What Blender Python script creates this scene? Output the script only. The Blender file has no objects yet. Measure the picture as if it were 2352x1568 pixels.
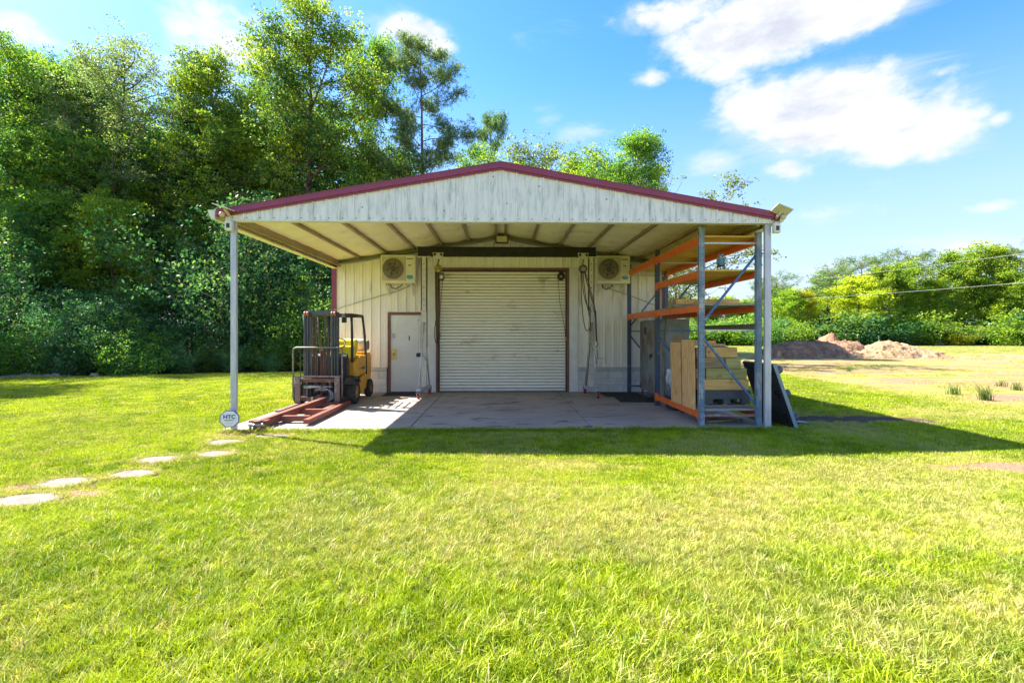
import bpy, math, random
import numpy as np
from mathutils import Vector, Matrix
PI=math.pi
S=bpy.context.scene
COL=S.collection

# ---------------------------------------------------------------- camera
YAW=math.atan(26/1180)
cd=bpy.data.cameras.new('camera'); cam=bpy.data.objects.new('camera',cd); COL.objects.link(cam)
cam.location=(0,0,1.55); cam.rotation_euler=(PI/2,0,-YAW)
cd.sensor_width=36; cd.lens=36*1180/2352; cd.shift_y=-19/2352
cd.clip_start=.05; cd.clip_end=3000
S.camera=cam

# ---------------------------------------------------------------- exposure
S.view_settings.view_transform='Standard'; S.view_settings.look='None'
S.view_settings.exposure=2.18; S.view_settings.gamma=1; S.view_settings.use_curve_mapping=False
S.cycles.max_bounces=9; S.cycles.diffuse_bounces=6; S.cycles.transmission_bounces=6; S.cycles.transparent_max_bounces=8

# ---------------------------------------------------------------- sun and sky
SUN=Vector((-.80,.40,1.0)).normalized()
EL=math.asin(SUN.z); AZ=math.atan2(SUN.x,SUN.y)
sd=bpy.data.lights.new('sun','SUN'); sd.energy=4.1; sd.angle=math.radians(.5); sd.color=(1,.94,.82)
so=bpy.data.objects.new('sun',sd); COL.objects.link(so); so.rotation_euler=SUN.to_track_quat('Z','Y').to_euler(); so.location=(-20,10,30)
wd=bpy.data.worlds.new('World'); S.world=wd; wd.use_nodes=True
nt=wd.node_tree; nt.nodes.clear()

class NB:
    def __init__(s,nt): s.nt=nt
    def n(s,t,**k):
        nd=s.nt.nodes.new(t)
        for a,b in k.items(): setattr(nd,a,b)
        return nd
    def set(s,inp,v):
        if hasattr(v,'is_output') or isinstance(v,bpy.types.NodeSocket): s.nt.links.new(v,inp)
        else: inp.default_value=v
    def m(s,op,a,b=0,c=0,clamp=False):
        nd=s.n('ShaderNodeMath',operation=op,use_clamp=clamp)
        s.set(nd.inputs[0],a); s.set(nd.inputs[1],b)
        if len(nd.inputs)>2: s.set(nd.inputs[2],c)
        return nd.outputs[0]
    def vm(s,op,a,b=(0,0,0),sc=None):
        nd=s.n('ShaderNodeVectorMath',operation=op)
        s.set(nd.inputs[0],a); s.set(nd.inputs[1],b)
        if sc is not None: s.set(nd.inputs['Scale'],sc)
        return nd.outputs['Value'] if op in('LENGTH','DOT_PRODUCT') else nd.outputs[0]
    def noise(s,vec,scale,detail=4,rough=.55,dist=0):
        nd=s.n('ShaderNodeTexNoise'); s.set(nd.inputs['Vector'],vec); nd.inputs['Scale'].default_value=scale
        nd.inputs['Detail'].default_value=detail; nd.inputs['Roughness'].default_value=rough; nd.inputs['Distortion'].default_value=dist
        return nd.outputs['Fac']
    def mix(s,f,a,b,mode='MIX'):
        nd=s.n('ShaderNodeMix',data_type='RGBA',blend_type=mode)
        s.set(nd.inputs[0],f); s.set(nd.inputs[6],a if not isinstance(a,tuple) else (*a[:3],1)); s.set(nd.inputs[7],b if not isinstance(b,tuple) else (*b[:3],1))
        return nd.outputs[2]
    def ss(s,v,lo,hi,a=0.,b=1.):
        nd=s.n('ShaderNodeMapRange',interpolation_type='SMOOTHSTEP')
        s.set(nd.inputs['Value'],v); nd.inputs['From Min'].default_value=lo; nd.inputs['From Max'].default_value=hi
        nd.inputs['To Min'].default_value=a; nd.inputs['To Max'].default_value=b
        return nd.outputs[0]
    def xyz(s,v):
        nd=s.n('ShaderNodeSeparateXYZ'); s.set(nd.inputs[0],v); return nd.outputs
    def comb(s,x,y,z):
        nd=s.n('ShaderNodeCombineXYZ'); s.set(nd.inputs[0],x); s.set(nd.inputs[1],y); s.set(nd.inputs[2],z); return nd.outputs[0]

b=NB(nt)
out=b.n('ShaderNodeOutputWorld'); bg=b.n('ShaderNodeBackground'); bg.inputs[1].default_value=.086
sky=b.n('ShaderNodeTexSky',sky_type='NISHITA'); sky.sun_disc=False; sky.sun_elevation=EL; sky.sun_rotation=AZ
sky.air_density=1.0; sky.dust_density=.4; sky.ozone_density=2.0; sky.altitude=0
hs=b.n('ShaderNodeHueSaturation'); hs.inputs['Hue'].default_value=.508; hs.inputs['Saturation'].default_value=1.36; hs.inputs['Value'].default_value=1.0
nt.links.new(sky.outputs[0],hs.inputs['Color'])
tc=b.n('ShaderNodeTexCoord'); D=tc.outputs['Generated']
x,y,z=b.xyz(D)
az=b.m('ARCTAN2',x,y); el=b.m('ARCSINE',z)
AE=b.comb(az,el,0)
CL=b.vm('MULTIPLY',AE,(1.0,1.7,1.0))
w1=b.noise(CL,3.0,7,.6); w2=b.noise(b.vm('ADD',CL,(7,3,2)),9.0,6,.6); w3=b.noise(b.vm('ADD',CL,(2,9,4)),24,5,.6)
wob=b.m('ADD',b.m('ADD',b.m('MULTIPLY',b.m('SUBTRACT',w1,.5),1.0),b.m('MULTIPLY',b.m('SUBTRACT',w2,.5),1.1)),b.m('MULTIPLY',b.m('SUBTRACT',w3,.5),.55))
# cumulus clouds: azimuth, elevation, half sizes (radians), density
def px(u,v):
    r=(u-1176)/1180; uu=(765-v)/1180
    dx=math.sin(YAW)+r*math.cos(YAW); dy=math.cos(YAW)-r*math.sin(YAW)
    return math.atan2(dx,dy), math.atan2(uu,math.hypot(dx,dy))
clouds=[(1760,60,300,95,1.0),(1950,30,190,70,1.),(1560,30,150,60,.75),(1680,140,140,60,.7),(1900,260,250,110,1.05),(1740,250,120,80,.9),(2060,310,180,80,.9),(2150,240,110,70,.6),
        (1640,375,75,30,.7),(1810,385,80,35,.6),(1500,180,50,26,.5),(2020,420,70,20,.35),(1330,310,75,28,.45),(1255,265,40,30,.35),
        (500,90,120,110,.75),(420,70,70,60,.7),(470,170,120,40,.7),(950,70,110,45,.75),(1000,100,60,40,.6),(40,60,80,40,.7),(90,90,70,25,.5),(700,330,260,40,.6),(2300,275,40,20,.4),(1900,490,200,26,.42),(2200,570,260,34,.48),(1960,610,220,24,.35),(2300,470,120,20,.35),(1460,560,200,20,.25),
        (1140,-300,260,90,.8),(300,-420,300,120,.9),(2700,-100,260,120,.9),(-400,200,300,120,.9),(2900,420,260,60,.6)]
dens=None
for (u,v,hw,hh,a) in clouds:
    u_=max(min(u,2700),-300)
    c=px(u,v); e1=px(u+hw,v); e2=px(u,v-hh)
    ra=abs(e1[0]-c[0]); re=abs(e2[1]-c[1])
    d=b.vm('LENGTH',b.vm('MULTIPLY',b.vm('SUBTRACT',AE,(c[0],c[1],0)),(1/ra,1/re,0)))
    g=b.m('MULTIPLY',b.ss(d,0.,1.7,1.,0.),a)
    dens=g if dens is None else b.m('MAXIMUM',dens,g)
# the cloud field carries on round the rest of the sky
far=b.noise(b.vm('ADD',CL,(11,5,1)),1.6,5,.55)
gen=b.m('MULTIPLY',b.ss(far,.5,.66),b.ss(b.m('ABSOLUTE',az),.9,1.3))
dens=b.m('MAXIMUM',dens,b.m('MULTIPLY',gen,.9))
mask=b.ss(b.m('ADD',dens,b.m('MULTIPLY',wob,.95)),.24,.72)
mask=b.m('MULTIPLY',mask,b.ss(dens,.03,.22))
veil=b.m('MULTIPLY',b.ss(b.m('ADD',b.m('MULTIPLY',dens,.9),b.m('MULTIPLY',b.m('SUBTRACT',b.noise(b.vm('MULTIPLY',AE,(2.2,7,1)),2.2,7,.65,.6),.5),1.6)),.12,.8),.55)
mask=b.m('MAXIMUM',mask,veil)
mask=b.m('MULTIPLY',mask,b.ss(el,0.0,.05))
under=b.noise(b.vm('ADD',b.vm('MULTIPLY',AE,(1,2.6,1)),(3,0,5)),5,6,.6)
cc=b.mix(b.m('MULTIPLY',b.ss(under,.44,.68),b.ss(dens,.35,.9)),(2.85,2.87,2.93),(1.95,2.03,2.3))
# thin veil of haze towards the horizon
hz=b.ss(el,0.,.50,1.,0.)
skyc=b.mix(b.m('MULTIPLY',hz,.86),hs.outputs[0],(1.80,2.10,2.65))
fin=b.mix(b.m('MULTIPLY',mask,.96),skyc,cc)
nt.links.new(fin,bg.inputs[0]); nt.links.new(bg.outputs[0],out.inputs[0])

# ---------------------------------------------------------------- materials
def newmat(name):
    m=bpy.data.materials.new(name); m.use_nodes=True; m.node_tree.nodes.clear(); return m,NB(m.node_tree)
def M(name,c1,c2=None,scale=6,rough=.6,metal=0,bump=.0,bscale=None,stretch=(1,1,1),c3=None,thr=.6,soft=.08,s3=None,st3=(1,1,1),spec=.5,pos=False,rand=.0,detail=5):
    m,b=newmat(name)
    o=b.n('ShaderNodeOutputMaterial'); p=b.n('ShaderNodeBsdfPrincipled')
    if pos: vec=b.n('ShaderNodeNewGeometry').outputs['Position']
    else:
        tc=b.n('ShaderNodeTexCoord').outputs['Object']; oi=b.n('ShaderNodeObjectInfo')
        vec=b.vm('ADD',tc,b.vm('SCALE',(37.,17.,53.),(0,0,0),oi.outputs['Random']))
    v=b.vm('MULTIPLY',vec,stretch)
    c2=c2 or tuple(x*.8 for x in c1)
    col=b.mix(b.ss(b.noise(v,scale,detail,.6),.3,.7),c1,c2)
    if c3:
        v3=b.vm('MULTIPLY',vec,st3)
        f=b.ss(b.noise(v3,s3 or scale*2,6,.65),thr-soft,thr+soft)
        col=b.mix(f,col,c3)
    if rand:
        oi=b.n('ShaderNodeObjectInfo')
        r=b.m('ADD',b.m('MULTIPLY',b.m('SUBTRACT',oi.outputs['Random'],.5),rand*2),1)
        h=b.n('ShaderNodeHueSaturation'); b.set(h.inputs['Color'],col); b.set(h.inputs['Value'],r); col=h.outputs[0]
    b.set(p.inputs['Base Color'],col); 
    b.set(p.inputs['Roughness'],b.ss(b.noise(v,scale*1.7,3),.2,.8,max(rough-.1,.05),min(rough+.1,1)))
    p.inputs['Metallic'].default_value=metal; p.inputs['Specular IOR Level'].default_value=spec
    if bump:
        bn=b.n('ShaderNodeBump'); bn.inputs['Strength'].default_value=1; bn.inputs['Distance'].default_value=bump
        b.set(bn.inputs['Height'],b.noise(v,bscale or scale*4,6,.6)); b.set(p.inputs['Normal'],bn.outputs[0])
    m.node_tree.links.new(p.outputs[0],o.inputs[0])
    return m

wallm=M('white_wall_steel',(.86,.84,.79),(.80,.78,.72),1.2,.45,stretch=(3,1,.4),c3=(.42,.41,.34),thr=.68,soft=.12,s3=3,st3=(2.5,1,.35),pos=True,bump=.002,bscale=2)
gablem=M('weathered_gable_steel',(.79,.77,.83),(.71,.69,.75),2.2,.5,stretch=(4,1,.7),c3=(.40,.44,.45),thr=.60,soft=.16,s3=4.6,st3=(4.2,1,.7),pos=True,bump=.002,bscale=2)
whitem=M('white_paint',(.74,.74,.72),(.64,.64,.62),3,.45,pos=True)
gutterm=M('white_gutter',(.72,.72,.68),(.6,.6,.55),3,.4)
redtrim=M('burgundy_steel',(.25,.028,.075),(.20,.022,.06),3,.32,spec=.6,pos=True)
browntrim=M('brown_red_trim',(.21,.075,.055),(.14,.05,.04),4,.5,c3=(.30,.16,.10),thr=.66,s3=14)
galv=M('galvanised_steel',(.52,.53,.62),(.41,.42,.50),5,.42,.35,stretch=(3,3,.6),c3=(.42,.33,.24),thr=.72,soft=.06,s3=3,rand=.05)
purlinm=M('purlin_steel',(.42,.34,.23),(.28,.20,.12),3,.55,.2,stretch=(1,.4,1),pos=True)
rafterm=M('rafter_steel',(.24,.24,.21),(.17,.165,.14),3,.5,.2,pos=True)
ceilm=M('vinyl_insulation_facing',(.94,.89,.69),(.88,.81,.57),1.1,.5,stretch=(1,2.2,1),c3=(.48,.41,.25),thr=.66,soft=.14,s3=1.6,pos=True,bump=.012,bscale=3)
slatm=M('roller_door_enamel',(.88,.86,.77),(.83,.80,.69),1.5,.42,c3=(.42,.37,.27),thr=.67,soft=.10,s3=1.6,st3=(1,1,1.6),pos=True)
doorm=M('door_paint',(.70,.72,.72),(.62,.64,.65),2,.4,c3=(.5,.48,.42),thr=.75,s3=8)
blockm=M('painted_block',(.66,.68,.68),(.55,.57,.56),6,.75,bump=.006,bscale=60,c3=(.36,.38,.26),thr=.66,soft=.1,s3=4,rand=.04)
concm=None
ibeam=M('black_beam_paint',(.014,.013,.017),(.024,.02,.024),5,.6,c3=(.10,.07,.05),thr=.74,soft=.03,s3=8,spec=.3)
cranem=M('crane_tube_paint',(.60,.58,.54),(.48,.45,.40),5,.5,c3=(.28,.19,.13),thr=.70,soft=.05,s3=7)
darkm=M('black_metal',(.022,.022,.024),(.04,.038,.036),6,.5)
rubber=M('black_rubber',(.028,.028,.029),(.045,.044,.042),8,.85,bump=.003,bscale=60)
tyrem=M('tyre_rubber',(.035,.033,.032),(.07,.06,.05),6,.85,bump=.004,bscale=40)
chainm=M('oily_chain',(.075,.055,.04),(.13,.09,.06),20,.5,.5)
steelm=M('bare_steel',(.42,.42,.42),(.30,.29,.28),12,.35,.8)
yellowm=M('yellow_machine_paint',(.80,.42,.02),(.70,.34,.015),5,.42,c3=(.22,.12,.04),thr=.71,soft=.05,s3=9)
byellow=M('bright_yellow_cover',(.80,.66,.01),(.72,.58,.01),4,.4)
tankm=M('lpg_tank_paint',(.72,.74,.66),(.60,.62,.54),5,.4,c3=(.4,.34,.2),thr=.72,s3=8)
mastm=M('mast_steel',(.10,.12,.155),(.06,.065,.08),4,.38,.5,stretch=(2,2,.5),c3=(.20,.09,.05),thr=.64,soft=.08,s3=4,st3=(3,3,.7))
bluegrey=M('navy_machine_paint',(.035,.055,.10),(.05,.07,.11),5,.45)
rustm=M('rusted_steel',(.20,.09,.055),(.12,.06,.045),8,.7,.2,c3=(.30,.22,.18),thr=.6,s3=9,bump=.002)
forkm=M('worn_fork_steel',(.25,.16,.11),(.16,.12,.11),6,.55,.4,c3=(.34,.30,.28),thr=.6,s3=6)
redox=M('red_oxide_steel',(.25,.07,.045),(.18,.05,.035),5,.6,c3=(.18,.08,.05),thr=.62,soft=.08,s3=8,bump=.001)
rimm=M('orange_rim',(.62,.34,.10),(.42,.20,.07),9,.55,c3=(.2,.1,.06),thr=.6,s3=12)
blueup=M('blue_rack_paint',(.055,.15,.34),(.04,.115,.27),6,.4,c3=(.30,.34,.38),thr=.63,soft=.06,s3=10,st3=(1,1,.6))
orangeb=M('orange_rack_paint',(.85,.17,.025),(.76,.13,.02),5,.42,c3=(.30,.10,.05),thr=.72,soft=.05,s3=9)
rustrail=M('rusty_rail',(.36,.20,.14),(.25,.13,.09),6,.65,c3=(.5,.42,.36),thr=.6,s3=8)
weatherb=M('weathered_beam_paint',(.17,.16,.11),(.12,.11,.075),6,.6,c3=(.3,.14,.06),thr=.66,s3=5)
def wood(name,a,bb,k=(.25,.15,.08),rand=.12,grain=(1,1,1)):
    return M(name,a,bb,9,.75,stretch=grain,c3=k,thr=.66,soft=.07,s3=4.5,bump=.0015,bscale=30,rand=rand)
plankm=wood('yellow_pine_plank',(.78,.47,.10),(.50,.28,.05),(.25,.14,.04),grain=(.25,5,5))
greyplank=wood('grey_weathered_plank',(.36,.33,.27),(.26,.23,.18),grain=(.25,4,4))
timberm=wood('fresh_pine_timber',(.90,.56,.20),(.66,.37,.11),(.30,.14,.04),grain=(.3,5,5))
greentim=wood('treated_green_timber',(.60,.51,.18),(.38,.32,.10),(.34,.18,.05),grain=(.3,5,5))
greytim=wood('grey_old_timber',(.44,.31,.17),(.24,.165,.09),(.40,.32,.16),grain=(.3,5,5))
plym=wood('plywood_face',(.84,.49,.21),(.60,.32,.12),(.32,.17,.08),grain=(3,3,.5))
cabm=M('rusty_cabinet_paint',(.26,.29,.30),(.18,.205,.22),3,.5,c3=(.17,.10,.055),thr=.53,soft=.06,s3=2.6,st3=(1,1,.6))
blackpl=M('black_plastic',(.028,.032,.042),(.045,.05,.062),7,.42,bump=.004,bscale=30)
blackplb=M('dusty_black_plastic',(.055,.065,.085),(.08,.09,.11),5,.5)
acm=M('ac_casing',(.74,.72,.60),(.66,.64,.52),3,.4)
acd=M('ac_dark_grille',(.10,.085,.065),(.15,.125,.09),6,.5)
acg=M('ac_grille_wire',(.50,.47,.38),(.42,.39,.31),6,.4)
bluemark=M('blue_badge',(.03,.32,.62),(.03,.28,.55),4,.4)
glassm=M('lens_black',(.02,.02,.022),(.03,.03,.03),4,.15)
lampglass=M('frosted_lamp_glass',(.74,.66,.42),(.66,.58,.36),4,.3)
owlm=M('owl_plastic',(.16,.30,.38),(.09,.19,.27),18,.5,c3=(.04,.08,.13),thr=.56,s3=30)
owlw=M('owl_breast_plastic',(.36,.50,.58),(.24,.38,.47),24,.5,c3=(.08,.14,.2),thr=.62,s3=40)
signw=M('sign_white',(.76,.78,.82),(.70,.72,.78),3,.35)
signb=M('sign_blue',(.012,.03,.30),(.012,.025,.24),3,.35)
redwheel=M('red_caster_wheel',(.40,.03,.02),(.30,.025,.02),6,.45)
brass=M('brass_plate',(.62,.48,.16),(.5,.38,.12),8,.35,.6)
hosem=M('rubber_hose',(.04,.04,.045),(.07,.07,.07),10,.5)
white2=M('white_rag',(.75,.76,.8),(.6,.62,.68),10,.7)
barkm=M('bark',(.17,.125,.09),(.10,.072,.052),5,.9,stretch=(2,2,.5),bump=.02,bscale=12,rand=.15)
barkp=M('pine_bark',(.22,.13,.085),(.12,.075,.055),5,.9,stretch=(2,2,.6),bump=.02,bscale=10,rand=.1)
stonem=M('stepping_stone_concrete',(.22,.185,.16),(.15,.125,.105),9,.85,bump=.004,bscale=60,c3=(.13,.11,.08),thr=.66,s3=9,rand=.06)
rockm=M('edge_rock',(.30,.26,.23),(.2,.17,.15),7,.85,bump=.01,bscale=20,c3=(.42,.22,.12),thr=.6,s3=4,rand=.2)
dirtdark=M('dark_soil',(.27,.15,.085),(.14,.08,.048),2.5,.95,bump=.10,bscale=5,c3=(.38,.22,.12),thr=.56,soft=.08,s3=2.2,detail=8)
dirttan=M('tan_soil',(.40,.27,.14),(.30,.19,.10),2.5,.95,bump=.10,bscale=5,c3=(.17,.105,.08),thr=.62,soft=.07,s3=2.0,detail=8)
dirtred=M('orange_soil',(.42,.20,.11),(.34,.16,.09),2.5,.95,bump=.08,bscale=5)
polem=M('pole_wood',(.22,.19,.16),(.16,.14,.12),4,.8)
wirem=M('pale_wire',(.55,.55,.55),(.5,.5,.5),4,.4)

def leafmat(name,cA,cB,cC,trans=.45,attr='tint',rand=.25,instancer=False,rough=.5,glint=.25):
    """cA dark leaf colour, cB main, cC yellow-green; tint per leaf, raised up tree crowns for sunlit tops"""
    m,b=newmat(name)
    o=b.n('ShaderNodeOutputMaterial')
    at=b.n('ShaderNodeAttribute',attribute_name=attr,attribute_type='INSTANCER' if instancer else 'GEOMETRY').outputs['Fac']
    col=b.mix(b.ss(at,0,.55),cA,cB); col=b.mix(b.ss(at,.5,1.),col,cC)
    oi=b.n('ShaderNodeObjectInfo')
    h=b.n('ShaderNodeHueSaturation'); b.set(h.inputs['Color'],col)
    b.set(h.inputs['Value'],b.m('ADD',b.m('MULTIPLY',b.m('SUBTRACT',oi.outputs['Random'],.5),rand),1))
    b.set(h.inputs['Hue'],b.m('ADD',b.m('MULTIPLY',b.m('SUBTRACT',oi.outputs['Random'],.5),.03),.5))
    c=h.outputs[0]
    p=b.n('ShaderNodeBsdfPrincipled'); b.set(p.inputs['Base Color'],c); p.inputs['Roughness'].default_value=rough; p.inputs['Specular IOR Level'].default_value=glint
    t=b.n('ShaderNodeBsdfTranslucent'); b.set(t.inputs[0],b.mix(1.,c,(1.12,1.22,.55),'MULTIPLY'))
    mx=b.n('ShaderNodeMixShader'); mx.inputs[0].default_value=trans
    m.node_tree.links.new(p.outputs[0],mx.inputs[1]); m.node_tree.links.new(t.outputs[0],mx.inputs[2]); m.node_tree.links.new(mx.outputs[0],o.inputs[0])
    return m
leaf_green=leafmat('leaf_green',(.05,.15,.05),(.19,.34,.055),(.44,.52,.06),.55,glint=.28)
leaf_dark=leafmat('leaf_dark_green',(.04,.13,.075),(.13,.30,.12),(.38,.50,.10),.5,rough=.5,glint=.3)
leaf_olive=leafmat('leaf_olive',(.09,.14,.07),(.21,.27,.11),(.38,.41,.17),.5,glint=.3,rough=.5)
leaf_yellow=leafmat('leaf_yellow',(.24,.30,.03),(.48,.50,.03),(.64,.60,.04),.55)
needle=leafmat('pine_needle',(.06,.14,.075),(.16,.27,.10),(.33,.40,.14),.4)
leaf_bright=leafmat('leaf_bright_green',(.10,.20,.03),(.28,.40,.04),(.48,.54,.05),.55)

# ---------------------------------------------------------------- mesh helpers
def fastmesh(name,V,F,mat,tint=None,smooth=False,n=4):
    V=np.asarray(V,dtype=np.float32); F=np.asarray(F,dtype=np.int32)
    me=bpy.data.meshes.new(name); me.vertices.add(len(V)); me.vertices.foreach_set('co',V.ravel())
    me.loops.add(F.size); me.loops.foreach_set('vertex_index',F.ravel())
    me.polygons.add(len(F)); me.polygons.foreach_set('loop_start',np.arange(0,F.size,n,dtype=np.int32))
    me.polygons.foreach_set('loop_total',np.full(len(F),n,dtype=np.int32))
    if smooth: me.polygons.foreach_set('use_smooth',np.ones(len(F),dtype=bool))
    me.update(calc_edges=True)
    if tint is not None:
        a=me.attributes.new('tint','FLOAT','POINT'); a.data.foreach_set('value',np.asarray(tint,dtype=np.float32))
    me.materials.append(mat); me.validate(); return me

class MB:
    def __init__(s): s.v=[]; s.f=[]; s.sm=[]
    def add(s,vs,fs,sm=False):
        o=len(s.v); s.v+= [tuple(p) for p in vs]; s.f+=[tuple(i+o for i in f) for f in fs]; s.sm+=[sm]*len(fs); return s
    def box(s,x0,x1,y0,y1,z0,z1,Mx=None):
        vs=[(x,y,z) for z in(z0,z1) for y in(y0,y1) for x in(x0,x1)]
        if Mx is not None: vs=[Mx@Vector(p) for p in vs]
        return s.add(vs,[(0,2,3,1),(4,5,7,6),(0,1,5,4),(2,6,7,3),(0,4,6,2),(1,3,7,5)])
    def bar(s,p0,p1,w,h,up=(0,0,1)):
        p0=Vector(p0);p1=Vector(p1);d=(p1-p0); L=d.length; d.normalize(); u=Vector(up)
        if abs(d.dot(u))>.98: u=Vector((0,1,0))
        x=d.cross(u).normalized(); z=x.cross(d)
        Mx=Matrix((( x.x,d.x,z.x,p0.x),(x.y,d.y,z.y,p0.y),(x.z,d.z,z.z,p0.z),(0,0,0,1)))
        return s.box(-w/2,w/2,0,L,-h/2,h/2,Mx)
    def tube(s,pts,r,n=8,cap=True,closed=False):
        pts=[Vector(p) for p in pts]; m=len(pts); rr=r if hasattr(r,'__len__') else [r]*m
        vs=[];fs=[]; px_=None
        for i,p in enumerate(pts):
            if closed: d=pts[(i+1)%m]-pts[i-1]
            else: d=pts[min(i+1,m-1)]-pts[max(i-1,0)]
            if d.length<1e-9: d=Vector((0,0,1))
            d.normalize()
            if px_ is None:
                u=Vector((0,0,1)) if abs(d.z)<.9 else Vector((1,0,0)); px_=d.cross(u).normalized()
            else:
                px_=(px_-d*px_.dot(d)); px_.normalize()
            q=d.cross(px_)
            for k in range(n):
                a=2*PI*k/n; vs.append(p+(px_*math.cos(a)+q*math.sin(a))*rr[i])
        for i in range(m if closed else m-1):
            j=(i+1)%m
            for k in range(n): fs.append((i*n+k,i*n+(k+1)%n,j*n+(k+1)%n,j*n+k))
        s.add(vs,fs,True)
        if cap and not closed:
            o=len(s.v)-len(vs); s.f+=[tuple(o+k for k in range(n))[::-1],tuple(o+(m-1)*n+k for k in range(n))]; s.sm+=[False]*2
        return s
    def lathe(s,prof,c=(0,0,0),axis='z',n=20):
        vs=[];fs=[];m=len(prof)
        for (r,h) in prof:
            for k in range(n):
                a=2*PI*k/n; x,y=r*math.cos(a),r*math.sin(a)
                p={'z':(x,y,h),'x':(h,x,y),'y':(x,h,y)}[axis]; vs.append((p[0]+c[0],p[1]+c[1],p[2]+c[2]))
        for i in range(m-1):
            for k in range(n):
                f=(i*n+k,i*n+(k+1)%n,(i+1)*n+(k+1)%n,(i+1)*n+k)
                fs.append(f if axis!='y' else f[::-1])
        s.add(vs,fs,True); return s
    def prism(s,poly,y0,y1,axis='y'):
        n=len(poly)
        def P(a,c,d): return {'y':(a,d,c),'x':(d,a,c),'z':(a,c,d)}[axis]
        vs=[P(a,c,y0) for a,c in poly]+[P(a,c,y1) for a,c in poly]
        fs=[tuple(range(n)),tuple(range(n,2*n))[::-1]]+[(i,i+n,(i+1)%n+n,(i+1)%n) for i in range(n)]
        return s.add(vs,fs)
    def mesh(s,name,mat,off=(0,0,0)):
        me=bpy.data.meshes.new(name); o=Vector(off)
        me.from_pydata([tuple(Vector(p)-o) for p in s.v],[],s.f)
        for p,sm in zip(me.polygons,s.sm): p.use_smooth=sm
        me.materials.append(mat)
        import bmesh
        bm=bmesh.new(); bm.from_mesh(me); bmesh.ops.recalc_face_normals(bm,faces=bm.faces); bm.to_mesh(me); bm.free()
        return me
def root_of(p):
    while p.parent: p=p.parent
    return p
def link(name,me,parent=None,loc=(0,0,0)):
    o=bpy.data.objects.new(name,me); COL.objects.link(o); o.location=loc
    if parent: o.parent=parent
    return o
def tag(o,label=None,cat=None,group=None,kind=None):
    for k,v in (('label',label),('category',cat),('group',group),('kind',kind)):
        if v: o[k]=v
    return o
def thing(name,loc,label,cat,group=None):
    return tag(link(name,None,None,loc),label,cat,group)
def part(name,mb,mat,parent,label=None,bev=0):
    """mb in world coordinates; parent's root carries the location"""
    o=link(name,mb.mesh(name,mat,root_of(parent).location),parent)
    if label: o['label']=label
    if bev: bevel(o,bev)
    return o
def bevel(o,w,seg=2):
    m=o.modifiers.new('bevel','BEVEL'); m.width=w; m.segments=seg; m.limit_method='ANGLE'; m.angle_limit=math.radians(40)
def solid(name,mb,mat,loc,label,cat,group=None,bev=0):
    o=link(name,mb.mesh(name,mat,loc),None,loc); tag(o,label,cat,group)
    if bev: bevel(o,bev)
    return o
def struct(name,me): o=link(name,me); o['kind']='structure'; return o
def copy_tree(o,parent=None):
    c=o.copy(); COL.objects.link(c); c.parent=parent
    for ch in list(o.children): copy_tree(ch,c)
    return c

# ================================================================ GROUND
GZ=-.035
rng=np.random.default_rng(7)
def grid(xs,ys,zf):
    X,Y=np.meshgrid(xs,ys); Z=zf(X,Y); V=np.stack([X,Y,Z],-1).reshape(-1,3); nx=len(xs); ny=len(ys)
    i=np.arange(nx-1)[None,:]+np.arange(ny-1)[:,None]*nx; i=i.ravel()
    return V,np.stack([i,i+1,i+1+nx,i+nx],-1)
def bumps(X,Y,s,seed):
    r=np.random.default_rng(seed); Z=np.zeros_like(X,dtype=float)
    for k in range(7):
        a=r.uniform(0,2*PI); f=s*r.uniform(.6,2.4); ph=r.uniform(0,6.28)
        Z+=np.sin((X*math.cos(a)+Y*math.sin(a))*f+ph+1.3*np.sin((X*math.sin(a)-Y*math.cos(a))*f*.7+ph*2))/(.6+k*.35)
    return Z/4
xs=np.unique(np.concatenate([np.linspace(-900,-60,14),np.linspace(-60,70,131),np.linspace(70,900,14)]))
ys=np.unique(np.concatenate([np.linspace(-60,-2,12),np.linspace(-2,90,150),np.linspace(90,1400,16)]))
def gz(X,Y):
    k=np.clip((Y-16)/20,0,1)*np.clip(X/10,0,1)
    return GZ+bumps(X,Y,.25,3)*.06*k
V,F=grid(xs,ys,gz)
gm,b=newmat('lawn_and_soil')
o=b.n('ShaderNodeOutputMaterial'); p=b.n('ShaderNodeBsdfPrincipled'); p.inputs['Roughness'].default_value=.95; p.inputs['Specular IOR Level'].default_value=.1
P=b.n('ShaderNodeNewGeometry').outputs['Position']
Px,Py,Pz=b.xyz(P)
n1=b.noise(P,.55,5,.6); n2=b.noise(P,3.5,5,.65); n3=b.noise(P,22,4,.7); n4=b.noise(P,.12,4,.6)
lawn=b.mix(b.ss(n3,.3,.7),(.13,.16,.008),(.32,.35,.012))
lawn=b.mix(b.ss(n1,.35,.65),lawn,b.mix(b.ss(n3,.3,.7),(.2,.2,.02),(.38,.37,.03)))
soil=b.mix(b.ss(n2,.3,.7),(.40,.25,.15),(.29,.175,.105))
straw=b.mix(b.ss(n3,.3,.7),(.44,.34,.14),(.27,.22,.08))
def ell(cx,cy,rx,ry,nz=.5,lo=.6,hi=1.1,ang=0):
    d=b.vm('SUBTRACT',P,(cx,cy,0))
    if ang:
        rt=b.n('ShaderNodeVectorRotate',rotation_type='Z_AXIS'); b.set(rt.inputs['Vector'],d); rt.inputs['Angle'].default_value=-ang; d=rt.outputs[0]
    l=b.vm('LENGTH',b.vm('MULTIPLY',d,(1/rx,1/ry,0)))
    return b.ss(b.m('ADD',l,b.m('MULTIPLY',b.m('SUBTRACT',n2,.5),nz*2)),lo,hi,1.,0.)
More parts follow.
